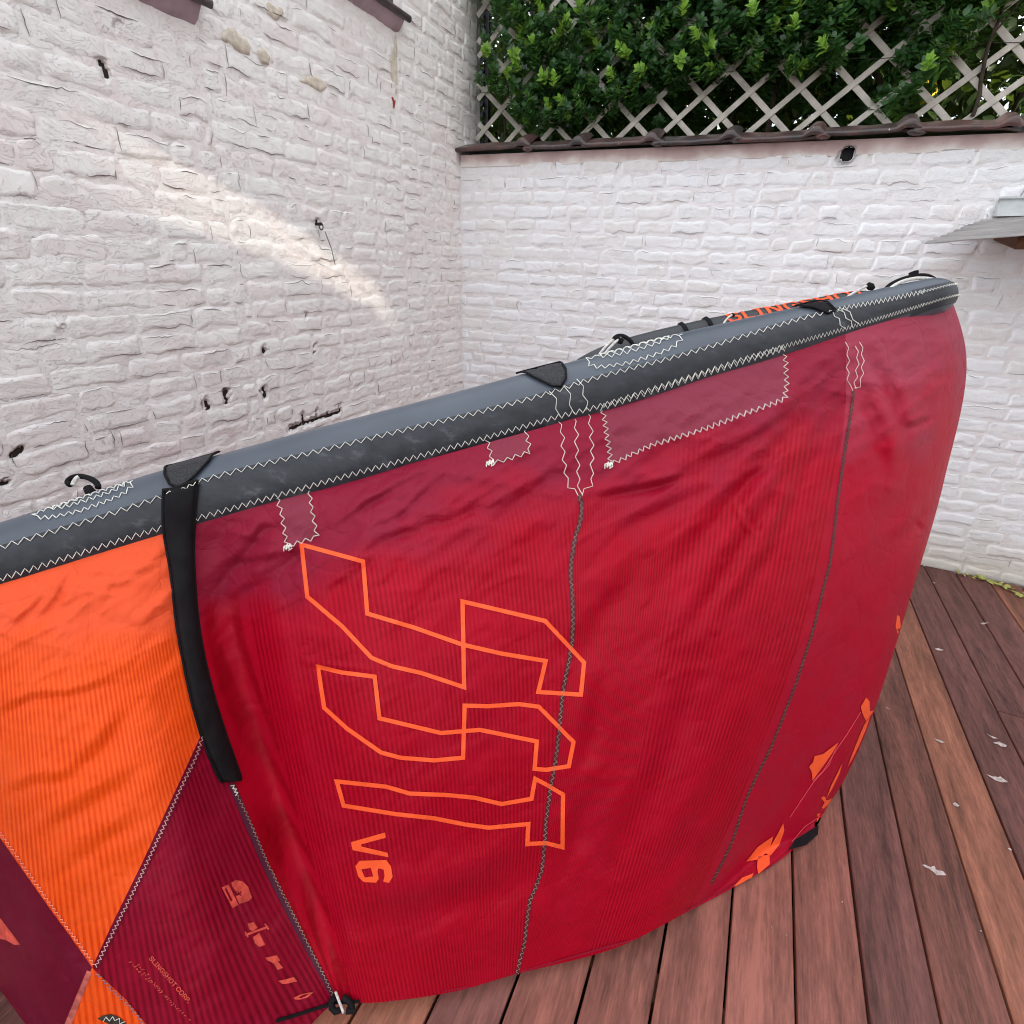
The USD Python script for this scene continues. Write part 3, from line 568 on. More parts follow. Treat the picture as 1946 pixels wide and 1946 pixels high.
# hook with a hanging wire, and an eye bolt
hk = sub('hook', lw)
h0 = np.array([XL + 0.016, *lwp(602, 426)]); h1 = np.array([XL + 0.03, *lwp(608, 440)]); h2 = np.array([XL + 0.022, *lwp(630, 503)])
obj('bolt', tube([h0 - LN * 0.04, h0 + LN * 0.012], 0.006, 8), M_black, hk, smooth=40)
knot = [h0 + np.array([0.008, 0.012 * math.cos(a), 0.014 * math.sin(a) - 0.008]) for a in np.linspace(0, 9, 18)]
obj('knot', tube(knot, 0.0025, 6), M_bark, hk, smooth=True)
obj('wire', tube([h1, (h1 + h2) / 2 + np.array([0.004, 0.004, 0]), h2], 0.0016, 6), M_bark, hk, smooth=True)
e0 = np.array([XL + 0.005, *lwp(111, 617)])
eye = sub('eye_bolt', lw)
obj('shank', tube([e0 - LN * 0.03, e0 + LN * 0.016], 0.0075, 10), P_L[0], eye, smooth=40)
obj('eye', tube([e0 + LN * 0.016 + np.array([0.004 * math.sin(a), 0.008 * math.cos(a), 0.008 * math.sin(a)]) for a in np.linspace(0, 2 * np.pi, 13)[:-1]], 0.0035, 6, closed=True), P_L[0], eye, smooth=True)

# ---- trellis of crossed slats on the back wall
tr = thing('trellis', 'pale diamond trellis of crossed wooden slats fixed on top of the back wall', 'trellis')
TO = -0.17
def trp(a, z, off): return OR + RA * a + UP * z + RN * off
n0 = rw(922, 248, TO); n1 = rw(984, 248, TO); hx, hz = 0.1165, 0.099
zb, zt = 2.12, 3.12; al, ar = n0[0] - 0.06, 2.6
def slat(a0, sgn, off):
    """one slat on the line a = a0 + sgn*(z-zn)*hx/hz, clipped to the panel"""
    sl = sgn * hx / hz; r_ = np.random.default_rng(int(abs(a0) * 1000) + (sgn > 0) * 7)
    z = np.linspace(zb, zt, 60); a = a0 + sl * (z - n0[1]); k = (a > al) & (a < ar)
    if k.sum() < 4: return
    z, a = z[k], a[k]; d = unit(np.array([sl, 1.0])); nr = np.array([d[1], -d[0]]) * 0.0135
    p0 = np.array([a[0], z[0]]) - d * 0.0; p1 = np.array([a[-1], z[-1]])
    off += r_.uniform(-0.001, 0.001); sh = r_.uniform(-0.006, 0.006)
    o = trp(p0[0] - nr[0] + sh, p0[1] - nr[1], off)
    ex = RA * (p1 - p0)[0] + UP * (p1 - p0)[1]; ey = RA * nr[0] * 2 + UP * nr[1] * 2
    obj('slat', frame_box(o, ex, ey, RN * 0.006, 0.0012), M_slat, tr)
for k in range(-8, 24):
    slat(n0[0] + k * 2 * hx, 1, TO + 0.0065); slat(n0[0] + k * 2 * hx, -1, TO - 0.0005)
for z in (2.45, 2.98):
    obj('tie_wire', tube([trp(a, z + 0.012 * math.sin(a * 9), TO + 0.014) for a in np.linspace(al, 1.3, 40)], 0.0012, 5), M_bark, tr)

# ---- hedge behind and through the trellis
def leaf_mesh(L, W):
    t = np.array([0, 0.3, 0.62, 1.0]); w = np.array([0.08, 0.5, 0.46, 0.0]) * W; v = []
    for ti, wi in zip(t, w): v += [[-wi, ti * L, 0.22 * wi - 0.18 * L * ti * ti], [0, ti * L, -0.18 * L * ti * ti], [wi, ti * L, 0.22 * wi - 0.18 * L * ti * ti]]
    f = []
    for i in range(3):
        a = 3 * i; f += [[a, a + 1, a + 4], [a, a + 4, a + 3], [a + 1, a + 2, a + 5], [a + 1, a + 5, a + 4]]
    return np.array(v), np.array(f)
def frames(dirs, ups):
    y = dirs / np.linalg.norm(dirs, axis=1, keepdims=True); x = np.cross(y, ups); x /= np.maximum(np.linalg.norm(x, axis=1, keepdims=True), 1e-6)
    return np.stack([x, y, np.cross(x, y)], -1)
def leaves(pos, dirs, ups, size, r_):
    v, f = leaf_mesh(1.0, 0.62); n = len(pos); R = frames(dirs, ups)
    V = np.einsum('nij,kj->nki', R, v) * size[:, None, None] + pos[:, None]
    return trimesh.Trimesh(V.reshape(-1, 3), (f[None] + (np.arange(n) * len(v))[:, None, None]).reshape(-1, 3), process=False)
def sprig(p, axis, r_, n=9, size=0.045, young=False):
    """a shoot with its rosette of leaves"""
    axis = unit(axis); t = unit(np.cross(axis, [0.3, 0.7, 0.2])); b = np.cross(axis, t); P, D, U, S = [], [], [], []
    for k in range(n):
        a = k * 2.4 + r_.uniform(0, 0.6); q = k / n; rad = t * math.cos(a) + b * math.sin(a)
        op = (0.35 + 0.5 * (1 - q)) if young else (0.75 + 0.5 * (1 - q))
        P.append(p - axis * (0.055 * (1 - q))); D.append(rad * op + axis * (1.0 - 0.5 * op) + r_.normal(0, 0.1, 3)); U.append(axis + r_.normal(0, 0.15, 3)); S.append(size * r_.uniform(0.75, 1.15) * (1 - 0.25 * q))
    return leaves(np.array(P), np.array(D), np.array(U), np.array(S), r_)
rh = np.random.default_rng(99)
hedge = thing('hedge', 'dense glossy evergreen hedge pushing its shoots through the pale trellis', 'hedge')
def lowlimit(a):   # lower edge of the dense foliage, along the wall
    px = np.array([-2.95, -2.7, -2.45, -2.2, -1.95, -1.7, -1.4, -1.2, -1.0, -0.85, -0.6, -0.4, -0.2])
    z = np.array([2.40, 2.22, 2.22, 2.22, 2.30, 2.36, 2.37, 2.35, 2.34, 2.18, 2.36, 2.66, 3.05])
    return np.interp(a, px, z)
dark, tips = [], []
n_try = 12000
for i in range(n_try):
    a = rh.uniform(tl + 0.10, 0.1); z = rh.uniform(2.2, 3.75); dpt = -0.80 + 0.62 * rh.random() if rh.random() < 0.55 else rh.uniform(-0.17, 0.02)
    z0 = lowlimit(a)
    if z < z0 + rh.normal(0, 0.05): continue
    if a < tl + 0.30 and rh.random() < 0.65 and z < 3.0: continue
    cl = fb(np.array([[a * 3.2, z * 3.2, dpt * 3]]), 3, 3)[0]
    if cl < 0.30: continue
    if dpt > -0.18 and (cl < 0.37 or z < z0 + 0.06): continue
    if rh.random() > 0.8: continue
    p = trp(a, z, dpt)
    ax_ = RN * rh.uniform(0.2, 1.0) + UP * rh.uniform(0.2, 1.1) + RA * rh.normal(0, 0.5)
    (tips if dpt > -0.16 and rh.random() < 0.30 else dark).append((p, ax_))
for p, ax_ in tips[:290]:
    obj('shoot', sprig(p + RN * 0.045, ax_, rh, 12, 0.046, True), M_leafnew, hedge, smooth=True)
fol = [sprig(p, ax_, rh, 12, 0.046) for p, ax_ in dark + tips]
obj('foliage', trimesh.util.concatenate(fol), M_leaf, hedge, smooth=True, kind='stuff')
def branch(pts, r0, r1, mtl=M_bark, parent=None, name='stem'):
    P = np.array(pts); t = np.linspace(0, 1, len(P)); tt = np.linspace(0, 1, 24)
    Q = CubicSpline(t, P)(tt); Q += (fb(Q * 9, 2, 6)[:, None] - 0.5) * 0.03
    obj(name, tube(Q, np.linspace(r0, r1, 24), 7), mtl, parent or hedge, smooth=True)
for (x0, y0, x1, y1, off, r0) in ((1460, 235, 1470, 20, -0.3, 0.018), (1660, 225, 1650, 60, -0.33, 0.016), (1255, 240, 1280, 30, -0.42, 0.024), (1050, 250, 1040, 40, -0.3, 0.013), (960, 250, 950, 60, -0.22, 0.008), (1570, 225, 1560, 40, -0.5, 0.02), (1385, 240, 1430, 60, -0.5, 0.028), (1205, 240, 1212, 90, -0.20, 0.007)):
    A_, B_ = rw(x0, y0, off), rw(x1, y1, off); b0 = trp(A_[0], 1.2, off)
    branch([b0, trp(A_[0], A_[1], off), trp((A_[0] + B_[0]) / 2 + 0.03, (A_[1] + B_[1]) / 2, off), trp(B_[0], B_[1], off)], r0, r0 * 0.55)
vine = thing('vine', 'bare brown vine stem climbing the right-hand bay of the trellis', 'vine')
A_ = [rw(x, y, TO + 0.03) for x, y in ((1846, 222), (1862, 170), (1880, 95), (1898, 40), (1912, -40))]
branch([trp(a, z, TO + 0.022) for a, z in A_], 0.009, 0.006, parent=vine)
A_ = [rw(x, y, TO + 0.03) for x, y in ((1893, 60), (1925, 20), (1965, -30))]
branch([trp(a, z, TO + 0.024) for a, z in A_], 0.004, 0.003, parent=vine, name='side_shoot')

# ---- the garden beyond
bush = thing('garden_shrub', 'loose green garden shrub with yellow blossom, seen through the trellis at the right', 'shrub')
rb = np.random.default_rng(5); P, D, U, S = [], [], [], []
fl = []
for i in range(64000):
    x = rb.uniform(-2.8, 2.6); y = rb.uniform(4.3, 5.6); z = 1.0 + 3.4 * rb.random() ** 1.25
    cl = fb(np.array([[x * 1.6, y * 1.6, z * 1.6]]), 3, 12)[0]
    if cl < 0.33 + 0.09 * (z > 3.4) + 0.09 * (x > 0.5 and z > 2.8): continue
    P.append((x, y, z)); D.append(rb.normal(0, 1, 3)); U.append(rb.normal(0, 0.6, 3) + np.array([0, 0, 1])); S.append(rb.uniform(0.06, 0.10))
    if x > 0.0 and cl > 0.50 and 2.2 < z < 3.3 and rb.random() < 0.03: fl.append((x, 4.27 + 0.2 * rb.random(), z))
obj('foliage', leaves(np.array(P), np.array(D), np.array(U), np.array(S), rb), M_leafback, bush, smooth=True, kind='stuff')
ico = trimesh.creation.icosphere(1, 1.0)
for p in fl[:110]:
    v = ico.vertices * (1 + (fb(ico.vertices * 2 + np.array(p) * 9, 2, 3)[:, None] - 0.5) * 1.3) * rb.uniform(0.02, 0.05)
    obj('blossom', trimesh.Trimesh(np.array(p) + v, ico.faces, process=False), M_flower, bush)
for i in range(9):
    x = rb.uniform(-2.5, 2.3); y = rb.uniform(4.5, 5.4)
    branch([(x, y, -0.1), (x + rb.normal(0, 0.1), y, 1.4), (x + rb.normal(0, 0.3), y + rb.normal(0, 0.2), 2.6), (x + rb.normal(0, 0.5), y, 3.8)], 0.03, 0.008, parent=bush)
scr = thing('slatted_screen', 'black louvred screen in the gap between the left wall end and the trellis', 'screen')
for k in range(22):
    z = 2.0 + k * 0.062
    obj('louvre', frame_box(np.array([-3.4, 4.2, z]), (1.15, 0, 0), (0, 0.03, 0.038), (0, 0.005, -0.004)), M_black, scr)
for x in (-3.42, -2.26): obj('post', frame_box(np.array([x, 4.24, 0.0]), (0.04, 0, 0), (0, 0.04, 0), (0, 0, 3.4)), M_black, scr)
gw = thing('garden_wall', 'low pale garden wall glimpsed behind the hedge stems', 'wall', kind='thing')
obj('wall_face', frame_box(np.array([-4.0, 6.4, -0.15]), (9.0, 0, 0), (0, 0.2, 0), (0, 0, 2.75)), M_house, gw)
obj('wall_cap', frame_box(np.array([-4.05, 6.36, 2.6]), (9.1, 0, 0), (0, 0.28, 0), (0, 0, 0.05)), M_zinc, gw)

# ---- corrugated roof of an annexe, at the right
cr = thing('corrugated_roof', 'grey corrugated plastic sheet roof of a low annexe at the back wall', 'roof', kind='thing')
Q0 = on_plane(1758, 462, (0, 3.0, 0), np.array([0, 1.0, 0])); Q1 = on_plane(1946, 447, (0, 3.0, 0), np.array([0, 1.0, 0]))
W0 = on_plane(1872, 417, A0 + RN * 0.03, RN); ex = unit(Q1 - Q0)
nu, nv = 40, 121
u = np.linspace(0, 2.4, nu); v = np.linspace(0, 1, nv)
ey = W0 - Q0; ev = ey - ex * (ey @ ex)                         # from the low edge up to the wall
upn = unit(np.cross(ex, ev))
P = Q0 + ex * (u[:, None, None] + v[None, :, None] * (ey @ ex)) + v[None, :, None] * ev + upn * (0.0075 * np.sin(v * 2 * np.pi * 9))[None, :, None]
P = P + upn * ((fb(P * 5, 2, 4) - 0.5) * 0.01)[..., None]
Pb = P - upn * 0.0025
sheet = trimesh.util.concatenate([grid_mesh(P), grid_mesh(Pb), grid_mesh(np.stack([P[0], Pb[0]])), grid_mesh(np.stack([P[:, 0], Pb[:, 0]]))])
obj('roof_sheet', sheet, M_corr, cr, smooth=50)
F0 = on_plane(1893, 409, A0 + RN * 0.06, RN); F1 = on_plane(1905, 379, A0 + RN * 0.02, RN)
t = np.linspace(0, 2.2, 6); fp = np.array([[0.075, -0.005], [0.07, 0.0], [0.02, 0.058], [0.02, 0.062], [0.028, 0.068], [0.024, 0.076], [0.014, 0.074], [0.012, 0.0]])
aF, zF = (F0 - A0) @ RA, F0[2]
P = OR + RA * (aF + t)[:, None, None] + RN * fp[None, :, :1] + UP * (zF + 0.018 * t[:, None, None] + fp[None, :, 1:])
endc = trimesh.Trimesh(np.vstack([P[0], P[0].mean(0)]), np.array([[i, (i + 1) % 8, 8] for i in range(8)]), process=False)
obj('flashing', trimesh.util.concatenate([grid_mesh(P), endc]), M_zinc, cr, smooth=40)
B0 = on_plane(1927, 474, (0, 3.08, 0), np.array([0, 1.0, 0]))
obj('beam', frame_box(B0, (0.06, 0, 0), (0, 0.32, 0.05), (0, 0, 0.047), 0.003), M_beam, cr)
obj('beam', frame_box(B0 + np.array([0.9, 0, 0.02]), (0.06, 0, 0), (0, 0.32, 0.05), (0, 0, 0.047), 0.003), M_beam, cr)

# ---- leaves caught along the foot of the back wall
lit = thing('leaf_litter', 'yellow-green leaves caught along the foot of the back wall', 'leaves', kind='stuff')
rl = np.random.default_rng(3); P, D, U, S = [], [], [], []
for i in range(46):
    x = 1804 + 150 * rl.random() ** 0.8; y = 1081 + (x - 1804) * 0.27 + rl.uniform(-3, 5) + max(0, x - 1905) * 0.3
    p = on_z(x, y, 0.006 + rl.random() * 0.006); P.append(p); D.append((rl.normal(), rl.normal() * 0.5, 0.06)); U.append((rl.normal(0, 0.3), rl.normal(0, 0.3), 1)); S.append(rl.uniform(0.02, 0.042))
obj('leaves', leaves(np.array(P), np.array(D), np.array(U), np.array(S), rl), M_leafdry, lit, smooth=True, kind='stuff')

# ---- unseen sun blocker, added to shade the yard, slit to cast a streak
HX = 4.2
def to_house(y, z):
    p = np.array([XL, y, z]); k = (HX - XL) / SUN[0]; q = p + SUN * k; return np.array([q[1], q[2]])
sl = [lwp(x, y) for x, y in ((120, 270), (310, 352), (510, 440), (636, 512), (712, 560), (756, 618))]
sl = np.array([to_house(*p) for p in sl]); wd = np.array([0.005, 0.0085, 0.0095, 0.0094, 0.0075, 0.003]); gp = np.array([0.085, 0.074, 0.058, 0.05, 0.046, 0.042])
slit = [Polygon([tuple(p + [0, o * g_ + w]) for p, w, g_ in zip(sl, wd, gp)] + [tuple(p + [0, o * g_ - w]) for p, w, g_ in zip(sl[::-1], wd[::-1], gp[::-1])]) for o in (-1, 0, 1)]
hp = Polygon([(-7.0, -0.15), (3.3, -0.15), (3.3, 6.0), (-0.5, 7.0), (-7, 7.0)]).difference(slit[0]).difference(slit[1]).difference(slit[2])
hm = trimesh.creation.extrude_polygon(hp, 0.02, engine='earcut')
hv = hm.vertices.copy(); hm = trimesh.Trimesh(np.c_[HX + hv[:, 2], hv[:, 0], hv[:, 1]], hm.faces, process=False)
hs = thing('house', 'unseen pale wall added at the right to block the sun, slit to cast the light streak', 'house', kind='thing')
obj('wall', hm, M_house, hs)  # added blocker sheet; its slits are shaped after the streak on the left wall
obj('roof_edge', frame_box(np.array([HX - 0.05, -7, 7.02]), (0.6, 0, 0), (0, 6.5, 0), (0, 0, 0.12)), M_tile, hs)

# ================================================================== THE KITE
# leading edge: outline points read off the photograph (silhouette and seam line), placed at real distances
sil = PchipInterpolator([-420, -200, 0, 316, 410, 649, 805, 993, 1118, 1250, 1383, 1520, 1600, 1685, 1741, 1800], [1118, 1050, 994, 892, 866, 801, 761, 711, 679, 643, 613, 583, 566, 546, 535, 524])
joi = PchipInterpolator([-420, -200, 0, 311, 375, 649, 919, 1060, 1131, 1299, 1486, 1604, 1700, 1806], [1238, 1170, 1110, 1013, 994, 918, 843, 803, 783, 732, 673, 635, 603, 568])
zz1 = PchipInterpolator([-420, -200, 0, 311, 377, 649, 1044, 1101, 1299, 1570, 1700, 1806], [1170, 1104, 1042, 944, 918, 848, 748, 729, 675, 595, 568, 543])
zz2 = PchipInterpolator([-420, -200, 0, 311, 377, 649, 919, 1060, 1138, 1250, 1486, 1616, 1806], [1226, 1159, 1099, 1001, 983, 906, 832, 791, 771, 735, 659, 621, 562])
Drng = PchipInterpolator([-420, 0, 345, 720, 1090, 1350, 1607, 1812], [1.40, 1.34, 1.26, 1.17, 1.19, 1.34, 1.58, 1.75])
FM = 115.0; KF = 1 - math.cos(math.radians(FM))                     # the seam sits 115 degrees round from the silhouette
XS = np.r_[np.arange(-420, 1700, 20), np.arange(1700, 1751, 10)]
cen, rad, nn, mm = [], [], [], []
for x in XS:
    h = float(joi(x) - sil(x)); S_ = (x - 0.13 * h, float(sil(x - 0.13 * h))); J_ = (x + 0.13 * h, float(joi(x + 0.13 * h)))
    I_ = np.array(S_) + (np.array(J_) - np.array(S_)) / KF
    ri, rs = unit(ray(*I_)), unit(ray(*S_)); ang = math.acos(np.clip(ri @ rs, -1, 1))
    D = float(Drng(x)); dist = D / (1 - 0.9 * math.sin(ang)); R = math.sin(ang) * dist
    cen.append(C + ri * dist); rad.append(R)
cen, rad = np.array(cen), np.array(rad)
ks = np.linspace(0, len(XS) - 1, 14)
for a in range(3): cen[:, a] = np.convolve(np.pad(cen[:, a], 2, mode='reflect', reflect_type='odd'), np.ones(5) / 5, 'valid')
tan = np.gradient(cen, axis=0); tan /= np.linalg.norm(tan, axis=1, keepdims=True)
for c_, t_ in zip(cen, tan):
    w = unit(c_ - C); n_ = unit(np.cross(t_, w)); n_ = n_ if n_[2] > 0 else -n_
    m_ = np.cross(n_, t_); m_ = m_ if m_ @ w < 0 else -m_
    nn.append(n_); mm.append(m_)
nn, mm = np.array(nn), np.array(mm)
XI = len(XS) - 1
# hairpin at the right-hand end, then the far half of the leading edge comes back behind
tE, nE, mE, cE, rE = tan[-1], nn[-1], mm[-1], cen[-1], rad[-1]
RT = 0.062
for th in np.linspace(0.12, np.pi, 24):
    cen = np.vstack([cen, cE - mE * RT * (1 - math.cos(th)) + tE * RT * math.sin(th) - nE * 0.022 * math.sin(th / 2) ** 2])
    mm = np.vstack([mm, mE * math.cos(th) + tE * math.sin(th)]); nn = np.vstack([nn, nE]); rad = np.append(rad, rE * (1 - 0.34 * math.sin(th / 2) ** 1.5))
far = []
zE = (cen[-1] - C) @ fw
for x, y, r in ((1660, 584, 0.044), (1520, 605, 0.046), (1400, 627, 0.046), (1250, 658, 0.044), (1160, 680, 0.038), (1105, 699, 0.028), (1085, 705, 0.010)):
    far.append((C + ray(x, y) * (zE + 0.02 + (1700 - x) * 0.00005), r))
fc = np.array([cen[-1]] + [f[0] for f in far]); fr = np.array([rad[-1]] + [f[1] for f in far])
tt = np.r_[0, np.cumsum(np.linalg.norm(np.diff(fc, axis=0), axis=1))]; ts = np.linspace(0.03, tt[-1], 34)
fc2 = PchipInterpolator(tt, fc)(ts); fr2 = PchipInterpolator(tt, fr)(ts)
for c_, r_ in zip(fc2, fr2):
    cen = np.vstack([cen, c_]); mm = np.vstack([mm, -mE]); nn = np.vstack([nn, nE]); rad = np.append(rad, r_)
def tube_pt(i, phi, lift=0.0):
    """point of the leading edge at station i (float) and angle phi (degrees; 0 = up, 90 = outward)"""
    i = np.asarray(i, float); phi = np.radians(np.asarray(phi, float)); k = np.clip(i.astype(int), 0, len(cen) - 2); f = (i - k)[..., None]
    L = lambda A: A[k] * (1 - f) + A[k + 1] * f
    r = (rad[k] * (1 - f[..., 0]) + rad[k + 1] * f[..., 0]) + lift
    return L(cen) + L(nn) * (r * np.cos(phi))[..., None] + L(mm) * (r * np.sin(phi))[..., None]
def tube_st(xy):
    """photograph pixels on the near half of the tube -> (station, angle)"""
    xy = np.atleast_2d(np.asarray(xy, float)); x, y = xy[:, 0], xy[:, 1]; xx = x.copy()
    for _ in range(4):
        h = joi(xx) - sil(xx); f0 = (y - sil(x)) / (joi(x) - sil(x)); xx = x - (f0 - 0.5) * 0.26 * h
    st = np.interp(xx, XS, np.arange(len(XS))) + np.maximum(xx - XS[-1], 0) / 10
    return st, np.degrees(np.arccos(np.clip(1 - KF * f0, -1, 1)))
_st0 = tube_st
def tube_st(xy):
    """the same, corrected until the surface point really lies on that line of sight"""
    xy = np.atleast_2d(np.asarray(xy, float)); q = xy.copy()
    for _ in range(10):
        s, p = _st0(q); e = xy - project(tube_pt(s, p)); q = q + np.clip(e, -25, 25) * 0.8
        q[:, 1] = np.maximum(q[:, 1], sil(q[:, 0]) + 0.3); q[:, 0] = np.clip(q[:, 0], -425, 1790)
    return _st0(q)
def on_tube(xy, lift=0.0015):
    s, p = tube_st(xy); return tube_pt(s, p, lift)

kite = thing('inflatable_kite', 'crimson and orange inflatable kite standing on the deck, slate tube on top', 'kite')
le = sub('leading_edge', kite)
n_ph = 40; I_, PH = np.meshgrid(np.arange(len(cen)), np.linspace(0, 360, n_ph + 1), indexing='ij')
obj('tube', grid_mesh(tube_pt(I_[:XI + 16], PH[:XI + 16])), M_tube, le, smooth=True)
obj('tube', grid_mesh(tube_pt(I_[XI + 15:], PH[XI + 15:])), M_far, le, smooth=True, label='black far half of the leading edge')
# the doubled black strip that carries the canopy
xg = np.linspace(-410, 1738, 360); fr_ = np.linspace(0, 1, 15)
YT = zz1(xg) - 7; YB = joi(xg) + 1.5
XY = np.stack([np.repeat(xg[:, None], 15, 1), YT[:, None] + (YB - YT)[:, None] * fr_[None]], -1)
LF = 0.0022 + 0.0034 * (fb(np.stack([XY[..., 0] / 48.0, fr_[None] * 2.2 + 0 * XY[..., 0], 0 * XY[..., 0] + 2], -1), 3, 8) - 0.45) * np.minimum(fr_, 1 - fr_)[None] * 3
LF[:, 0] = -0.001; LF[:, 1] = np.maximum(LF[:, 1], 0.0012)
obj('scuff_strip', grid_mesh(on_tube(XY.reshape(-1, 2), LF.ravel()).reshape(len(xg), 15, 3)), M_flap, le, smooth=True)
sA, pA = tube_st([[1732, float(YT[-1])], [1732, float(YB[-1])]])
fq = np.linspace(0, 1, 40)[:, None]; SG = (sA[0] + (sA[1] - sA[0]) * fr_)[None] * (1 - fq) + (XI + 16) * fq; PG = np.repeat((pA[0] + (pA[1] + 14 - pA[0]) * fr_)[None], 40, 0) + 0.0
obj('scuff_strip', grid_mesh(tube_pt(SG, PG, 0.0016)), M_flap, le, smooth=True)
def thread(pts, r=0.0011, n=4): return tube(pts, r, n)
def zig_px(poly, period, amp, mapf, r=0.0008, jitter=0.25, seed=0):
    """zigzag stitching along a line given in the photograph's pixels, laid on a surface by mapf"""
    r_ = np.random.default_rng(seed); P = np.asarray(poly, float); d = np.r_[0, np.cumsum(np.linalg.norm(np.diff(P, axis=0), axis=1))]
    n = max(3, int(d[-1] / period * 2)); s = np.linspace(0, d[-1], n)
    Q = np.c_[np.interp(s, d, P[:, 0]), np.interp(s, d, P[:, 1])]
    T = np.gradient(Q, axis=0); T /= np.linalg.norm(T, axis=1, keepdims=True); N = np.c_[-T[:, 1], T[:, 0]]
    a = amp * np.where(np.arange(n) % 2 == 0, 1, -1) * (1 + r_.normal(0, jitter * 0.5, n))
    Q = Q + N * a[:, None] + T * r_.normal(0, period * 0.05, n)[:, None]
    # three points per leg keep the thread on the curved surface
    t = np.linspace(0, n - 1, (n - 1) * 2 + 1); Q2 = np.c_[np.interp(t, np.arange(n), Q[:, 0]), np.interp(t, np.arange(n), Q[:, 1])]
    return thread(mapf(Q2), r)
xs1 = np.arange(-410, 1752, 12.0)
def varz(f, x0, x1, p0, p1, amp, mapf, seed, r=0.0008):
    """zigzag whose stitch length shrinks from p0 to p1 with distance"""
    x = [x0]
    while x[-1] < x1: x.append(x[-1] + (p0 + (p1 - p0) * (x[-1] - x0) / (x1 - x0)) / 2)
    x = np.array(x); y = f(x); a = amp * np.where(np.arange(len(x)) % 2 == 0, 1, -1) * np.interp(x, [x0, x1], [1, p1 / p0 * 1.2])
    t = np.linspace(0, len(x) - 1, 2 * len(x) - 1); return thread(mapf(np.c_[np.interp(t, np.arange(len(x)), x), np.interp(t, np.arange(len(x)), y + a)]), r)
obj('stitching', varz(zz1, -410, 1570, 26, 15, 5.5, lambda q: on_tube(q, 0.0042), 1), M_thread, le)
obj('stitching', varz(zz1, 1572, 1752, 9, 8, 4.0, lambda q: on_tube(q, 0.0042), 1, 0.0006), M_thread, le)
obj('stitching', varz(zz2, -410, 1480, 18, 12, 5.5, lambda q: on_tube(q, 0.0042), 2), M_thread, le)
obj('stitching', varz(zz2, 1482, 1752, 8, 5, 4.2, lambda q: on_tube(q, 0.0042), 2, 0.0005), M_thread, le)
obj('stitching', varz(lambda x: zz2(x) + 3, 1140, 1484, 14, 11, 6.0, lambda q: on_tube(q, 0.0046), 2), M_thread, le)
# the same two seams run on round the hairpin
for zf, x0 in ((zz1, 1744), (zz2, 1748)):
    s_0, p_0 = tube_st([[x0, float(zf(x0))]]); s_ = np.linspace(s_0[0], XI + 15, 60)
    obj('stitching', thread(tube_pt(s_, p_0[0] + 3.0 * np.where(np.arange(60) % 2, 1, -1), 0.0042), 0.0006), M_thread, le)
# line-attachment reinforcements: nested ovals of stitching
def oval(c, a, b, tilt, per, n_, seed):
    t = np.linspace(0, 2 * np.pi, 60); e = np.c_[np.cos(t) * a, np.sign(np.sin(t)) * abs(np.sin(t)) ** 0.7 * b]
    ct, s_ = math.cos(tilt), math.sin(tilt); P = np.c_[c[0] + e[:, 0] * ct - e[:, 1] * s_, c[1] + e[:, 0] * s_ + e[:, 1] * ct]
    P[:, 1] = np.maximum(P[:, 1], sil(P[:, 0]) + 2.5)
    return zig_px(P, per, n_, lambda q: on_tube(np.c_[q[:, 0], np.maximum(q[:, 1], sil(q[:, 0]) + 1.5)], 0.0022), 0.0010, seed=seed)
for (c, a, b, tl_) in (((158, 948), 98, 20, -0.31), ((165, 940), 78, 11, -0.31), ((1205, 664), 92, 22, -0.27), ((1205, 655), 70, 11, -0.27)):
    obj('stitching', oval(c, a, b, tl_, 15, 3.5, 4), M_thread, le)
# black closing flaps over the strut valves
def tube_patch(poly, lift, step=6.0):
    pg = Polygon(poly); x0, y0, x1, y1 = pg.bounds; gx, gy = np.meshgrid(np.arange(x0, x1, step), np.arange(y0, y1, step)); k = contains_xy(pg.buffer(-1), gx, gy)
    bd = np.array(pg.exterior.segmentize(step).coords)[:-1]; pts = np.vstack([np.c_[gx[k], gy[k]], bd]); d = Delaunay(pts); c = pts[d.simplices].mean(1)
    f = d.simplices[contains_xy(pg, c[:, 0], c[:, 1])]; nb = len(pts) - len(bd)
    def mp(q):
        yb = sil(q[:, 0]) + 1.0; s, p = tube_st(np.c_[q[:, 0], np.maximum(q[:, 1], yb)]); return s, p - np.maximum(yb - q[:, 1], 0) * 1.3
    s, p = mp(pts)
    l = np.full(len(pts), lift); l[nb:] = lift * 0.5
    return trimesh.Trimesh(tube_pt(s, p, l), f, process=False), tube_pt(*mp(bd), lift)
def flap(poly, m, parent):
    a, edge = tube_patch(poly, 0.006); fp_ = sub('valve_flap', parent)
    obj('flap', a, m, fp_, smooth=True); obj('edging', tube(edge, 0.0024, 6, closed=True), M_neoprene, fp_, smooth=True)
flap([(316, 884), (322, 876), (345, 868), (400, 856), (414, 856), (398, 880), (374, 905), (352, 924), (338, 928), (324, 922), (315, 905)], M_mesh, le)
flap([(984, 704), (1010, 703), (1050, 688), (1066, 690), (1076, 705), (1076, 722), (1066, 736), (1050, 736), (1020, 722)], M_mesh, le)
flap([(1512, 584), (1548, 573), (1572, 578), (1586, 592), (1572, 598), (1545, 588)], M_neoprene, le)
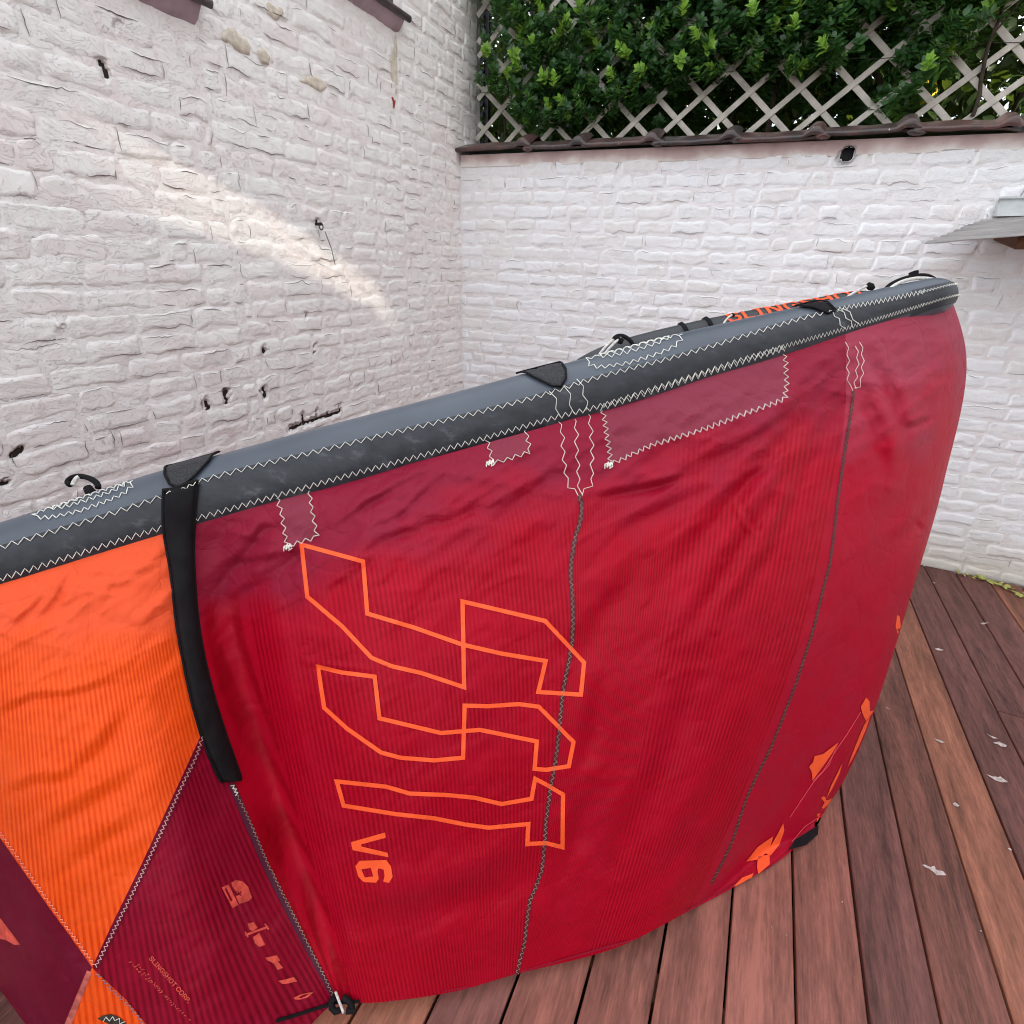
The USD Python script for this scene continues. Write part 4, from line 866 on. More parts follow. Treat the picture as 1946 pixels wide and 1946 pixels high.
# pigtails and line loops standing off the tube
def pix3(x, y, dz): return C + ray(x, y) * dz
def loop(pts, depth, r, m, name):
    P = np.array([pix3(x, y, depth + d) for x, y, d in pts]); t = np.linspace(0, 1, len(P)); Q = CubicSpline(t, P)(np.linspace(0, 1, 26)); obj(name, tube(Q, r, 8), m, lines, smooth=True)
lines = sub('pigtails', kite)
zt_ = lambda x: float((cen[int(np.interp(x, XS, np.arange(len(XS))))] - C) @ fw)
z1 = zt_(160)
loop([(186, 928, 0.0), (176, 912, 0.01), (150, 905, 0.02), (131, 912, 0.02), (134, 921, 0.01)], z1, 0.0058, M_neoprene, 'pigtail')
loop([(150, 906, 0.012), (143, 912, 0.008), (138, 922, 0.004)], z1, 0.0045, M_cord, 'cord')
obj('knot', tube([pix3(166, 926, z1), pix3(173, 936, z1 - 0.002), pix3(172, 946, z1)], [0.008, 0.010, 0.005], 8), M_neoprene, lines, smooth=True)
z1 = zt_(1180)
loop([(1138, 676, 0.0), (1150, 660, 0.0), (1165, 646, 0.0), (1178, 640, 0.0)], z1, 0.0032, M_cord, 'cord')
loop([(1146, 678, 0.0), (1158, 662, -0.005), (1172, 648, -0.005), (1180, 643, -0.005)], z1, 0.0032, M_cord, 'cord')
loop([(1166, 645, 0.0), (1180, 638, 0.0), (1195, 645, 0.0), (1204, 658, 0.0)], z1, 0.0052, M_neoprene, 'pigtail')
obj('knot', tube([pix3(1168, 640, z1), pix3(1176, 646, z1), pix3(1184, 650, z1)], [0.006, 0.009, 0.006], 8), M_neoprene, lines, smooth=True)
z1 = zt_(1650)
loop([(1606, 568, 0.0), (1622, 557, 0.0), (1640, 547, 0.0), (1652, 542, 0.0)], z1, 0.0034, M_cord, 'cord')
obj('knot', tube([pix3(1648, 540, z1), pix3(1655, 545, z1), pix3(1660, 550, z1)], [0.006, 0.009, 0.005], 8), M_neoprene, lines, smooth=True)
z1 = zt_(1730)
loop([(1690, 550, -0.02), (1712, 536, -0.02), (1742, 529, -0.02), (1775, 532, -0.01), (1792, 546, 0.0)], z1, 0.0042, M_cord, 'cord')
loop([(1682, 552, 0.0), (1706, 534, 0.0), (1742, 524, 0.0), (1772, 529, 0.0), (1800, 556, 0.02), (1808, 570, 0.03)], z1, 0.0055, M_neoprene, 'pigtail')
obj('toggle', tube([pix3(1738, 530, z1), pix3(1737, 523, z1), pix3(1736, 517, z1)], [0.008, 0.010, 0.011], 8), M_neoprene, lines, smooth=40)
loop([(1372, 622, 0.05), (1380, 608, 0.06), (1392, 598, 0.07)], zt_(1383), 0.0025, M_cord, 'cord')
obj('knot', tube([pix3(1390, 597, zt_(1383) + 0.07), pix3(1396, 600, zt_(1383) + 0.07)], 0.004, 6), M_neoprene, lines, smooth=True)

# ---- canopy: a fine sheet from the leading edge down to the trailing edge
cols = [
    [(-420, 1238), (-430, 1400), (-440, 1660)], [(-120, 1146), (-110, 1400), (-90, 1790)], [(60, 1092), (90, 1450), (150, 2040)], [(200, 1048), (260, 1450), (400, 2090)],
    [(345, 1003), (352, 1100), (365, 1200), (386, 1300), (412, 1400), (444, 1490), (484, 1590), (530, 1690), (582, 1790), (640, 1905)],
    [(420, 982), (430, 1100), (446, 1200), (470, 1300), (497, 1400), (528, 1500), (562, 1600), (598, 1700), (630, 1800), (660, 1906)],
    [(530, 951), (545, 1200), (600, 1500), (700, 1906)], [(760, 887), (765, 1200), (790, 1500), (845, 1888)],
    [(1098, 793), (1097, 930), (1086, 1100), (1075, 1250), (1056, 1400), (1028, 1600), (985, 1850)],
    [(1350, 716), (1338, 1000), (1275, 1400), (1160, 1805)],
    [(1607, 634), (1608, 740), (1578, 960), (1530, 1190), (1445, 1430), (1370, 1610), (1310, 1731)],
    [(1720, 597), (1745, 740), (1690, 1000), (1620, 1240), (1530, 1470), (1420, 1672)],
    [(1775, 579), (1800, 690), (1760, 920), (1690, 1170), (1600, 1420), (1475, 1640)],
    [(1800, 571), (1825, 680), (1787, 912), (1718, 1160), (1630, 1408), (1515, 1608)],
    [(1808, 569), (1837, 690), (1796, 906), (1727, 1145), (1646, 1392), (1600, 1490), (1573, 1532), (1549, 1578)]]
ucol = np.array([-2.1, -1.5, -1.0, -0.55, 0, 0.2, 0.55, 1.2, 2.2, 3.0, 3.8, 4.25, 4.5, 4.62, 4.68])
bul = np.array([0.05, 0.07, 0.09, 0.075, 0.015, -0.055, 0.055, 0.14, 0.085, 0.11, 0.075, 0.05, 0.035, 0.02, 0.01])   # billow towards the viewer
foldz = np.array([0, 0, 0, 0, 0, 0, 0, 0, 0, 0, 0, 0.02, 0.055, 0.095, 0.14])
nv_ = 121; vv = np.linspace(0, 1, nv_); CX = []; 
for c in cols:
    c = np.array(c, float); d = np.r_[0, np.cumsum(np.linalg.norm(np.diff(c, axis=0), axis=1))]; d /= d[-1]
    CX.append(np.c_[PchipInterpolator(d, c[:, 0])(vv), PchipInterpolator(d, c[:, 1])(vv)])
CX = np.array(CX)
DZ = []
for k, c in enumerate(cols):
    J = np.array(c[0], float); Tq = np.array(c[-1], float)
    zj = float(((on_tube([[min(J[0], 1745), float(joi(min(J[0], 1745)))]], 0.0) - C) @ fw)[0]) - 0.0015 + max(0, J[0] - 1745) * 0.0004
    zt_e = (on_z(Tq[0], Tq[1], 0.045) - C) @ fw
    if k >= 11: zt_e = (on_z(1545, 1585, 0.05) - C) @ fw + 0.02 * (k - 11)
    iz = (1 - vv) / zj + vv / zt_e
    DZ.append(1 / iz - bul[k] * np.sin(np.pi * vv ** 0.85) + foldz[k] * (0.35 + 0.65 * np.sin(np.pi * np.clip(vv, 0.0, 1)) ** 0.5))
DZ = np.array(DZ)
uu = np.linspace(ucol[0], ucol[-1], 420)
GX = PchipInterpolator(ucol, CX, axis=0)(uu); GZ = PchipInterpolator(ucol, DZ, axis=0)(uu)
# keep the valley at the padded strut, round everything else
GZc = CubicSpline(ucol, DZ, axis=0)(uu); wgt = np.clip((uu - 0.6) / 0.5, 0, 1)[:, None] * np.clip((4.2 - uu) / 0.5, 0, 1)[:, None]
GZ = GZ * (1 - wgt) + GZc * wgt
LI = LinearNDInterpolator(GX.reshape(-1, 2), np.c_[GZ.ravel(), np.repeat(uu, nv_), np.tile(vv, len(uu))])
# creases of the cloth: line in pixels, depth (m), width (px)
creases = [([(640, 1010), (700, 960), (760, 930)], 0.006, 9), ([(700, 1010), (760, 985), (850, 900)], 0.006, 8), ([(660, 1090), (720, 1030), (790, 1010), (870, 960)], 0.007, 11), ([(720, 940), (800, 905), (900, 850)], 0.005, 8),
           ([(800, 1010), (870, 985), (940, 960)], 0.006, 10), ([(430, 1090), (480, 1040), (520, 985)], 0.007, 12), ([(430, 1075), (500, 1068), (560, 1050)], 0.006, 9), ([(470, 1120), (540, 1080), (620, 1010)], 0.008, 14),
           ([(600, 1150), (700, 1080), (745, 1020)], 0.006, 12), ([(930, 1000), (1000, 940), (1085, 880)], 0.007, 14),
           ([(1120, 950), (1250, 925), (1310, 905)], 0.010, 9), ([(1300, 900), (1430, 840), (1500, 790), (1560, 700)], 0.012, 13), ([(1250, 1120), (1350, 1000), (1450, 880), (1560, 760), (1590, 690)], 0.012, 20), ([(1280, 1250), (1400, 1050), (1500, 900), (1590, 760)], 0.010, 18),
           ([(1380, 1180), (1460, 1060), (1530, 900), (1598, 770)], 0.010, 16), ([(1180, 1010), (1260, 970), (1330, 935)], 0.007, 12), ([(1390, 950), (1420, 1000), (1440, 1020)], -0.006, 7), ([(1400, 935), (1425, 905), (1460, 890)], 0.006, 8),
           ([(1620, 700), (1660, 800), (1680, 900)], 0.010, 16), ([(1640, 660), (1690, 740), (1720, 830)], 0.008, 14), ([(1725, 815), (1770, 795)], 0.009, 6), ([(1735, 990), (1755, 1010)], 0.004, 6), ([(1700, 1040), (1740, 1000), (1760, 960)], 0.008, 14),
           ([(1160, 1640), (1230, 1520), (1290, 1380), (1330, 1250)], 0.010, 26), ([(1060, 1700), (1090, 1600), (1130, 1500)], 0.008, 20), ([(1250, 1680), (1350, 1520), (1420, 1380)], 0.008, 22), ([(640, 1760), (780, 1740), (950, 1690), (1100, 1590)], 0.012, 36),
           ([(1100, 1470), (1130, 1380), (1140, 1300)], 0.008, 18), ([(1100, 1250), (1160, 1150), (1230, 1080)], 0.008, 24),
           ([(0, 1362), (60, 1330), (130, 1325), (210, 1300)], 0.008, 10), ([(60, 1190), (110, 1140), (140, 1075)], 0.006, 8), ([(90, 1170), (200, 1120), (260, 1110)], 0.004, 7), ([(150, 1090), (220, 1100), (300, 1080)], 0.003, 6), ([(20, 1195), (60, 1165), (95, 1120)], 0.006, 8),
           ([(120, 1490), (200, 1420), (255, 1340)], 0.008, 16), ([(0, 1520), (60, 1490), (160, 1480)], 0.006, 12), ([(60, 1610), (120, 1560), (230, 1500), (290, 1440)], 0.007, 18), ([(90, 1680), (200, 1600), (260, 1560)], 0.006, 16),
           ([(0, 1690), (80, 1785), (160, 1890)], 0.008, 12), ([(0, 1560), (40, 1600), (90, 1680)], 0.004, 10), ([(590, 1268), (640, 1275), (700, 1280)], 0.004, 5)]
def wr(xy, u, v):
    x, y = xy[:, 0], xy[:, 1]; w = np.zeros(len(xy))
    for pts, dp, wd_ in creases:
        p = np.array(pts, float); d = np.full(len(xy), 1e9); tpos = np.zeros(len(xy)); n = len(p) - 1
        bx = (x > p[:, 0].min() - 4 * wd_) & (x < p[:, 0].max() + 4 * wd_) & (y > p[:, 1].min() - 4 * wd_) & (y < p[:, 1].max() + 4 * wd_)
        if not bx.any(): continue
        xb, yb = x[bx], y[bx]; db = np.full(len(xb), 1e9); sg = np.zeros(len(xb)); tp = np.zeros(len(xb))
        for i in range(n):
            e = p[i + 1] - p[i]; L2 = e @ e; t = np.clip(((xb - p[i, 0]) * e[0] + (yb - p[i, 1]) * e[1]) / L2, 0, 1)
            dx_, dy_ = xb - p[i, 0] - t * e[0], yb - p[i, 1] - t * e[1]; q = np.hypot(dx_, dy_); k = q < db
            db = np.where(k, q, db); sg = np.where(k, np.sign(dx_ * e[1] - dy_ * e[0]), sg); tp = np.where(k, (i + t) / n, tp)
        fade = np.sin(np.pi * np.clip(tp, 0.04, 0.96)) ** 0.6; s = db / wd_ * sg
        w[bx] += np.where(u[bx] < 0, 0.9, 1.35) * dp * fade * (-np.exp(-s * s) + 0.75 * np.exp(-(s - 1.5) ** 2 * 0.8))     # valley with a ridge beside it
    pu = np.c_[x / 210.0 + 0.35 * y / 210.0, y / 330.0, 0 * x]
    w += (fb(pu, 3, 41) - 0.5) * 0.030 * np.clip(v * 3, 0, 1)
    pd = np.c_[(x + 0.9 * y) / 46.0, (y - 0.6 * x) / 120.0, 0 * x + 3]
    w += (np.abs(fb(pd, 3, 13) - 0.5) * 2 - 0.25) * 0.008 * (0.35 + 0.65 * np.exp(-((v - 0.08) / 0.16) ** 2))
    q1 = np.c_[(0.5 * x + 0.87 * y) / 46.0, (0.87 * x - 0.5 * y) / 190.0, 0 * x + 7]; q2 = np.c_[(y - 0.15 * x) / 62.0, (x + 0.15 * y) / 260.0, 0 * x + 19]
    near = (0.20 + 0.80 * np.exp(-((v - 0.08) / 0.15) ** 2)) * np.where(u < 0, 0.75, 1.0) * (0.1 + 0.9 * np.clip((np.abs(u - 0.03) - 0.06) / 0.15, 0, 1))
    for q_, am in ((q1, 0.0062), (q2, 0.0045), (q1 * 1.9 + 30, 0.0022), (q2 * 2.0 + 50, 0.0016)):
        rg_ = 1 - np.abs(2 * fb(q_, 2, 17) - 1); w += am * near * rg_ ** 4 * 1.4
    return w
def canopy(xy, lift=0.0, full=False):
    """photograph pixels on the canopy -> points of the sheet, lifted off it towards the viewer"""
    xy = np.atleast_2d(np.asarray(xy, float)); g_ = LI(xy); bad = np.isnan(g_[:, 0])
    if bad.any():
        from scipy.spatial import cKDTree
        global _tree
        try: _tree
        except NameError: _tree = cKDTree(GX.reshape(-1, 2))
        _, j = _tree.query(xy[bad]); g_[bad] = np.c_[GZ.ravel()[j], np.repeat(uu, nv_)[j], np.tile(vv, len(uu))[j]]
    w = wr(xy, g_[:, 1], g_[:, 2]) * np.clip(g_[:, 2] / 0.035, 0, 1)
    r_ = rays(xy); zg = np.where(r_[:, 2] < -0.02, (0.012 - C[2]) / np.minimum(r_[:, 2], -0.02), 1e9); P = C + r_ * (np.minimum(g_[:, 0] - w, zg) - lift)[:, None]
    return (P, g_[:, 1], g_[:, 2]) if full else P
dom = Polygon([tuple(p) for p in GX[:, 0]] + [tuple(p) for p in GX[-1]] + [tuple(p) for p in GX[::-1, -1]] + [tuple(p) for p in GX[0, ::-1]]).buffer(0)
EC = unit(np.array([0.6, 0.75, 0.0]))
ua = np.interp
def stripe_uv(P, u, v):
    um = np.interp(u, [-2.1, -1.0, 0, 1.2, 2.2, 3.8, 4.7], [-1.0, -0.42, 0, 0.44, 0.84, 1.34, 1.6]); side = P @ EC
    w = np.interp(u, [0.0, 0.3, 2.2, 2.8], [0, 0.7, 0.6, 0.0]); return np.c_[um * (1 - w) + side * w, v]
def cloth_patch(poly, step=6.5, lift=0.0, clip=True):
    pg = (poly if hasattr(poly, 'geom_type') else Polygon(poly)).buffer(0)
    if clip: pg = pg.intersection(dom)
    out = []
    for p1 in getattr(pg, 'geoms', [pg]):
        if p1.geom_type != 'Polygon' or p1.area < 1: continue
        x0, y0, x1, y1 = p1.bounds; gx, gy = np.meshgrid(np.arange(x0 + step / 2, x1, step), np.arange(y0 + step / 2, y1, step)); k = contains_xy(p1.buffer(-step * 0.4), gx, gy)
        bd = [np.array(r.segmentize(step).coords)[:-1] for r in [p1.exterior, *p1.interiors]]
        pts = np.vstack([np.c_[gx[k], gy[k]], *bd]); d = Delaunay(pts); c = pts[d.simplices].mean(1); f = d.simplices[contains_xy(p1, c[:, 0], c[:, 1])]
        P, u, v = canopy(pts, lift, True); out.append((P, f, stripe_uv(P, u, v)))
    o = 0; Vs, Fs, Us = [], [], []
    for P, f, uv in out: Vs.append(P); Fs.append(f + o); Us.append(uv); o += len(P)
    return trimesh.Trimesh(np.vstack(Vs), np.vstack(Fs), process=False), np.vstack(Us)
cp_ = sub('canopy', kite)
def panel(name, poly, m, parent=None, step=5.2, lift=0.0, label=None, clip=True):
    me, uv = cloth_patch(poly, step, lift, clip); return obj(name, me, m, parent or cp_, smooth=True, uv=uv, label=label)
seamc = CX[4]; seam2 = CX[8]; seam3 = CX[10]
A_SEAM = [(385, 1392), (330, 1510), (270, 1640), (215, 1752), (175, 1838)]
B_SEAM = [(175, 1838), (90, 1720), (0, 1592), (-160, 1365), (-430, 1000)]
C_SEAM = [(175, 1838), (150, 1900), (132, 1946), (100, 2040), (60, 2150)]
D_SEAM = [(178, 1842), (240, 1900), (277, 1946), (320, 2040), (350, 2150)]
topc = [tuple(p) for p in seamc if p[1] < 1392]
panel('panel', [(-430, 900), (345, 900)] + topc + A_SEAM + B_SEAM[1:], M_orange, label='orange panel left of the padded strut')
panel('panel', B_SEAM + [(-600, 1500), (-600, 2200), (60, 2200)] + C_SEAM[::-1][:-1], M_wine, label='plain wine-red panel in the lower left corner')
panel('panel', C_SEAM + D_SEAM[::-1], M_orange, label='small orange wedge at the bottom edge')
lowc = [tuple(p) for p in seamc if p[1] >= 1392]
panel('panel', [(385, 1392)] + lowc + [(660, 2150)] + D_SEAM[::-1] + A_SEAM[::-1][:-1], M_tri, label='wine-red triangular panel left of the centre seam')
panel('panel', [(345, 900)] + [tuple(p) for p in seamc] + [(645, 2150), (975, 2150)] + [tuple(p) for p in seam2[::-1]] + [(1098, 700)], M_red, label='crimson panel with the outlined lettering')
panel('panel', [(1098, 700)] + [tuple(p) for p in seam2] + [(975, 2100), (1300, 2000)] + [tuple(p) for p in seam3[::-1]] + [(1607, 540)], M_red)
panel('panel', [(1607, 540)] + [tuple(p) for p in seam3] + [(1300, 2000), (1700, 1900), (1950, 1200), (1950, 540)], M_redtip)
# far side of the fold: the sheet turns round and hangs down behind
PS, us_, vs_ = canopy(GX[-1], 0.0, True)
awy = unit(np.array([fw[0], fw[1], 0]) + 0.55 * np.array([rt[0], rt[1], 0])); lft = unit(np.cross(UP, awy)); lft = lft if lft @ rt < 0 else -lft
bk = [PS]
for th in np.linspace(0.25, np.pi, 9):
    rr_ = 0.06 + 0.05 * np.sin(np.pi * vv)[:, None]; bk.append(PS + awy * rr_ * math.sin(th) * 1.2 + lft * rr_ * (1 - math.cos(th)))
for s in np.linspace(0.06, 0.75, 12):
    q = bk[9] + lft * s + awy * 0.10 * s - UP * (vv * 0.04)[:, None]; q[:, 2] = np.maximum(q[:, 2], 0.012); bk.append(q)
bk = np.array(bk); tcap = 1.40 - 0.28 * np.clip((np.arange(len(bk)) - 8) / 13.0, 0, 1); ztop = bk[:, :1, 2]; bk[..., 2] = bk[..., 2] * np.minimum(1, tcap[:, None] / ztop); bk[..., 2] = np.maximum(bk[..., 2], 0.012)
obj('panel', grid_mesh(bk), M_redtip, cp_, smooth=True, uv=np.c_[np.repeat(np.arange(len(bk)) * 0.05, nv_), np.tile(vv * 0, len(bk))], label='crimson sheet of the far half')

# trailing-edge hem, wing-tip cap and strut end
te = GX[:, -1]
def ribbon(pts, w, lift, m, name, parent, step=4.0): return panel(name, LineString(pts).buffer(w, cap_style='flat'), m, parent, step, lift, clip=False)
tl_pts = [tuple(p) for p in te]
hem_l = [(525, 1943), (560, 1933), (600, 1920), (640, 1908), (684, 1906)]
obj('hem', tube(canopy([(x, y - 3) for x, y in hem_l], 0.002), 0.0032, 8), M_neoprene, cp_, smooth=True)
obj('hem', tube(canopy([(740, 1902), (886, 1876), (980, 1849), (1040, 1832), (1202, 1786), (1299, 1733), (1394, 1680), (1461, 1649), (1505, 1611)], 0.0), 0.0011, 6), M_red, cp_, smooth=True)
tip = cloth_patch(Polygon(c9([(600, 950), (640, 890), (705, 850), (772, 808), (768, 862), (700, 922), (640, 938)])), 5, 0.006, False)
obj('tip_cap', tip[0], M_neoprene, cp_, smooth=True, uv=tip[1])
s7b = 500 / 1932
def c7(l): return [(200 + x * s7b, 1600 + y * s7b) for x, y in l]
end = sub('strut_end', kite)
for pts in ([(1690, 1140), (1660, 1165), (1662, 1215), (1690, 1245), (1730, 1230)], [(1745, 1140), (1790, 1170), (1815, 1215), (1835, 1235), (1770, 1240)]):
    obj('loop', tube(canopy(c7(pts), 0.008), 0.0065, 8), M_neoprene, end, smooth=True)
obj('cord', tube(canopy(c7([(1690, 1100), (1725, 1190), (1750, 1255)]), 0.014), 0.0028, 6), M_cord, end, smooth=True)

# padded strut cover
cov = sub('strut_cover', kite)
Lx = [(312, 930), (311, 960), (314, 1020), (326, 1090), (336, 1180), (352, 1270), (370, 1350), (392, 1420), (414, 1470), (424, 1488)]
Rx = [(374, 918), (372, 960), (369, 1030), (371, 1100), (378, 1180), (392, 1260), (410, 1330), (432, 1400), (454, 1462), (456, 1478)]
tL = np.linspace(0, 1, len(Lx)); ts_ = np.linspace(0, 1, 90)
LL, RR = CubicSpline(tL, np.array(Lx, float))(ts_), CubicSpline(tL, np.array(Rx, float))(ts_)
def smart(xy, lift):
    """on the tube above the seam, on the canopy below, blended so that the cover stays smooth"""
    xy = np.atleast_2d(xy); a = on_tube(np.c_[xy[:, 0], np.minimum(xy[:, 1], joi(xy[:, 0]))], 0.006); b = canopy(np.c_[xy[:, 0], np.maximum(xy[:, 1], joi(xy[:, 0]) + 3)])
    w = np.clip((xy[:, 1] - joi(xy[:, 0]) + 14) / 28, 0, 1)[:, None]; w = w * w * (3 - 2 * w)
    za, zb = (a - C) @ fw, (b - C) @ fw; z = za * (1 - w[:, 0]) + zb * w[:, 0]
    return C + rays(xy) * (z - lift)[:, None]
nw = 13; fw_ = np.linspace(0, 1, nw); endr = np.sqrt(np.clip(1 - (1 - np.clip((1 - ts_) / 0.05, 0, 1)) ** 2, 0, 1))
G = []
for k in range(len(ts_)):
    ctr = (LL[k] + RR[k]) / 2; hw = (RR[k] - LL[k]) / 2 * max(endr[k], 0.04); G.append([ctr + hw * (2 * q - 1) for q in fw_])
G = np.array(G); hgt = 0.004 + 0.013 * np.sqrt(np.clip(1 - (2 * fw_ - 1) ** 2, 0, 1)); hgt = hgt[None] * np.clip(np.minimum(ts_ * 12 + 0.5, (1 - ts_) * 20 + 0.3), 0, 1)[:, None]
hgt[:, 0] = hgt[:, -1] = 0.0
base = smart(G.reshape(-1, 2), 0.0).reshape(len(ts_), nw, 3)
zc_ = (base - C) @ fw; zsm = np.stack([np.convolve(np.pad(zc_[:, j], 4, mode='reflect', reflect_type='odd'), np.ones(9) / 9, 'valid') for j in range(nw)], 1)
P = C + rays(G.reshape(-1, 2)).reshape(len(ts_), nw, 3) * (zsm - hgt)[..., None]
obj('padding', grid_mesh(P), M_neoprene, cov, smooth=True)
for j in (0, nw - 1): obj('edging', tube(P[:, j] - fw * 0.002, 0.0030, 8), M_neoprene, cov, smooth=True)
obj('top_edge', tube(smart(np.array([(311, 932), (330, 930), (350, 922), (376, 914)], float), 0.008), 0.0045, 8), M_neoprene, cov, smooth=True)
obj('stitching', zig_px([(316, 936), (335, 934), (352, 927), (372, 918)], 11, 2.5, lambda q: smart(q, 0.014), 0.0008), M_thread, cov)

# seams and repair stitching on the canopy
st = sub('seams', kite)
cz = lambda l: (lambda q: canopy(q, l))
def zc(poly, per, amp, m=M_thread, lift=0.0022, r=0.0007, seed=0): obj('stitching', zig_px(poly, per, amp, cz(lift), r, seed=seed), m, st)
s5 = 650 / 1932
def c5(l): return [(650 + x * s5, 650 + y * s5) for x, y in l]
def c4(l): return [(x * s5, 650 + y * s5) for x, y in l]
def c6(l): return [(1296 + x * s5, 650 + y * s5) for x, y in l]
def c0(l): return [(x * s5, 1296 + y * s5) for x, y in l]
def c8(l): return [(650 + x * s5, 1296 + y * s5) for x, y in l]
M_threadold = plain('old_thread', (0.34, 0.27, 0.20), 0.7, 0.2, 0.3, 60)
M_seam = plain('seam_tape', (0.09, 0.012, 0.02), 0.6, 0.3)
def tape(poly, w0, w1, m=M_seam, lift=0.0009):
    P = np.array(poly, float); n = 60; d = np.r_[0, np.cumsum(np.linalg.norm(np.diff(P, axis=0), axis=1))]; s = np.linspace(0, d[-1], n); Q = np.c_[np.interp(s, d, P[:, 0]), np.interp(s, d, P[:, 1])]
    T = np.gradient(Q, axis=0); T /= np.linalg.norm(T, axis=1, keepdims=True); N = np.c_[-T[:, 1], T[:, 0]]; w = np.linspace(w0, w1, n)[:, None]
    pg = Polygon(np.vstack([Q + N * w, (Q - N * w)[::-1]])).buffer(0); me, uv = cloth_patch(pg, 5, lift, False); obj('seam_tape', me, m, st, smooth=True, uv=uv)
S2 = c5([(1340, 860), (1355, 930), (1345, 1020), (1320, 1090), (1300, 1200), (1290, 1300), (1300, 1420), (1305, 1560), (1300, 1700), (1280, 1810), (1255, 1932)]) + c8([(1240, 130), (1225, 300), (1205, 450), (1175, 620), (1155, 760), (1145, 920), (1130, 1060), (1095, 1160), (1060, 1240), (1045, 1350), (1030, 1480), (1005, 1570), (990, 1650)])
tape(S2, 4.5, 3.5); zc(S2, 10.5, 3.0, M_threadold, 0.0026, 0.0005, 3)
S3 = c6([(970, 275), (955, 400), (930, 560), (905, 720), (880, 900), (860, 1080), (835, 1260), (790, 1430), (750, 1600), (700, 1760), (645, 1930)]) + c9([(560, 230), (500, 380), (440, 500), (380, 620), (330, 760), (290, 890), (240, 1000), (165, 1140)])
tape(S3, 3, 2.4); zc(S3, 9, 2.4, plain('brown_thread', (0.26, 0.14, 0.11), 0.7, 0.2, 0.3, 60), 0.0026, 0.00045, 4)
SC = c0([(1315, 590), (1340, 640), (1400, 760), (1450, 880), (1510, 1020), (1580, 1160), (1660, 1320), (1740, 1480), (1820, 1640), (1890, 1790)])
M_tapec = plain('plum_tape', (0.07, 0.01, 0.03), 0.6, 0.3)
tape([(440, 1490), (505, 1645), (570, 1775), (636, 1898)], 7, 5, M_tapec); zc(SC, 8.5, 2.6, M_threadold, 0.0026, 0.0006, 5)
obj('tack', zig_px(c0([(1310, 580), (1325, 600), (1340, 640)]), 6, 3, cz(0.003), 0.0012), M_thread, st)
AS = [(x + 5, y + 2) for x, y in A_SEAM]
tape([(x + 7, y + 3) for x, y in A_SEAM], 8, 6, M_wine); zc(c0([(1150, 290), (1110, 420), (1040, 560), (950, 760), (850, 980), (760, 1170), (660, 1370), (540, 1610)]), 9, 3.0, M_threadred, 0.0028, 0.0006, 6)
zc([(x + 4, y - 4) for x, y in B_SEAM[:4]], 8, 3, plain('orange_thread', (0.8, 0.3, 0.22), 0.7, 0.2), 0.0022, 0.0007, 7)
zc(c0([(545, 1645), (640, 1750), (720, 1820), (770, 1880), (830, 1960)]), 8, 3, plain('grey_thread', (0.25, 0.18, 0.24), 0.7, 0.2), 0.0022, 0.0007, 8)
tape([(170, 1846), (150, 1895), (128, 1950), (108, 2000)], 5, 7, plain('worn_tape', (0.42, 0.10, 0.08), 0.7, 0.2, 0.4, 60))
# centre reinforcement tails below the tube
for (L, m) in ((c5([(1220, 430), (1245, 520), (1250, 620), (1260, 720), (1275, 810), (1320, 850), (1340, 858)]), 0), (c5([(1300, 400), (1325, 500), (1325, 600), (1335, 720), (1335, 800), (1345, 858)]), 0), (c5([(1385, 385), (1405, 480), (1415, 600), (1410, 720), (1415, 800), (1370, 840), (1345, 858)]), 0)):
    zc(L, 24, 3.6, M_thread, 0.0026, 0.0007, 9)
for L in (c5([(1180, 280), (1210, 340), (1225, 420)]), c5([(1262, 250), (1290, 320), (1300, 400)]), c5([(1335, 210), (1370, 300), (1385, 385)])):
    obj('stitching', zig_px(L, 22, 3.4, lambda q: on_tube(q, 0.0046), 0.0009), M_thread, st)
for L in (c6([(930, 0), (940, 80), (935, 160), (945, 250), (975, 270)]), c6([(985, 20), (995, 100), (985, 190), (975, 268)]), c6([(1010, 0), (1022, 80), (1020, 160), (1012, 240), (975, 270)])):
    zc(L, 20, 2.8, M_thread, 0.0026, 0.0006, 10)
s4b = 600 / 1932
def c4b(l): return [(1250 + x * s4b, 480 + y * s4b) for x, y in l]
for L in (c4b([(1035, 350), (1090, 400), (1130, 470)]), c4b([(1100, 350), (1150, 400), (1190, 455)]), c4b([(1130, 345), (1180, 390), (1215, 440)])):
    obj('stitching', zig_px(L, 16, 2.6, lambda q: on_tube(q, 0.0046), 0.0008), M_thread, st)
# sewn-on repair patches
def repair(poly, path, per, amp, label):
    rp = sub('repair_patch', kite); me, uv = cloth_patch(Polygon(poly), 6, 0.0012, True); obj('patch', me, M_patch, rp, smooth=True, uv=uv, label=label)
    obj('stitching', zig_px(path, per, amp, cz(0.0030), 0.0008, seed=11), M_thread, rp)
pa = c4([(1560, 870), (1590, 960), (1605, 1060), (1625, 1150), (1795, 1100), (1770, 1000), (1745, 830)])
repair([(p[0], p[1]) for p in pa], pa, 17, 4.0, 'small upright patch under the tube')
pb = c5([(812, 550), (835, 600), (850, 685), (1065, 620), (1045, 540), (1040, 480)])
repair(pb, pb, 16, 3.8, 'small square patch under the tube')
pc = c5([(1470, 360), (1490, 480), (1505, 580), (1520, 690)]) + [(1240, 845), (1330, 818), (1400, 792), (1492, 758)] + c6([(592, 250), (590, 150), (575, 60), (560, 30)])
repair(pc, pc, 12.5, 4.6, 'large rectangular patch along the tube')
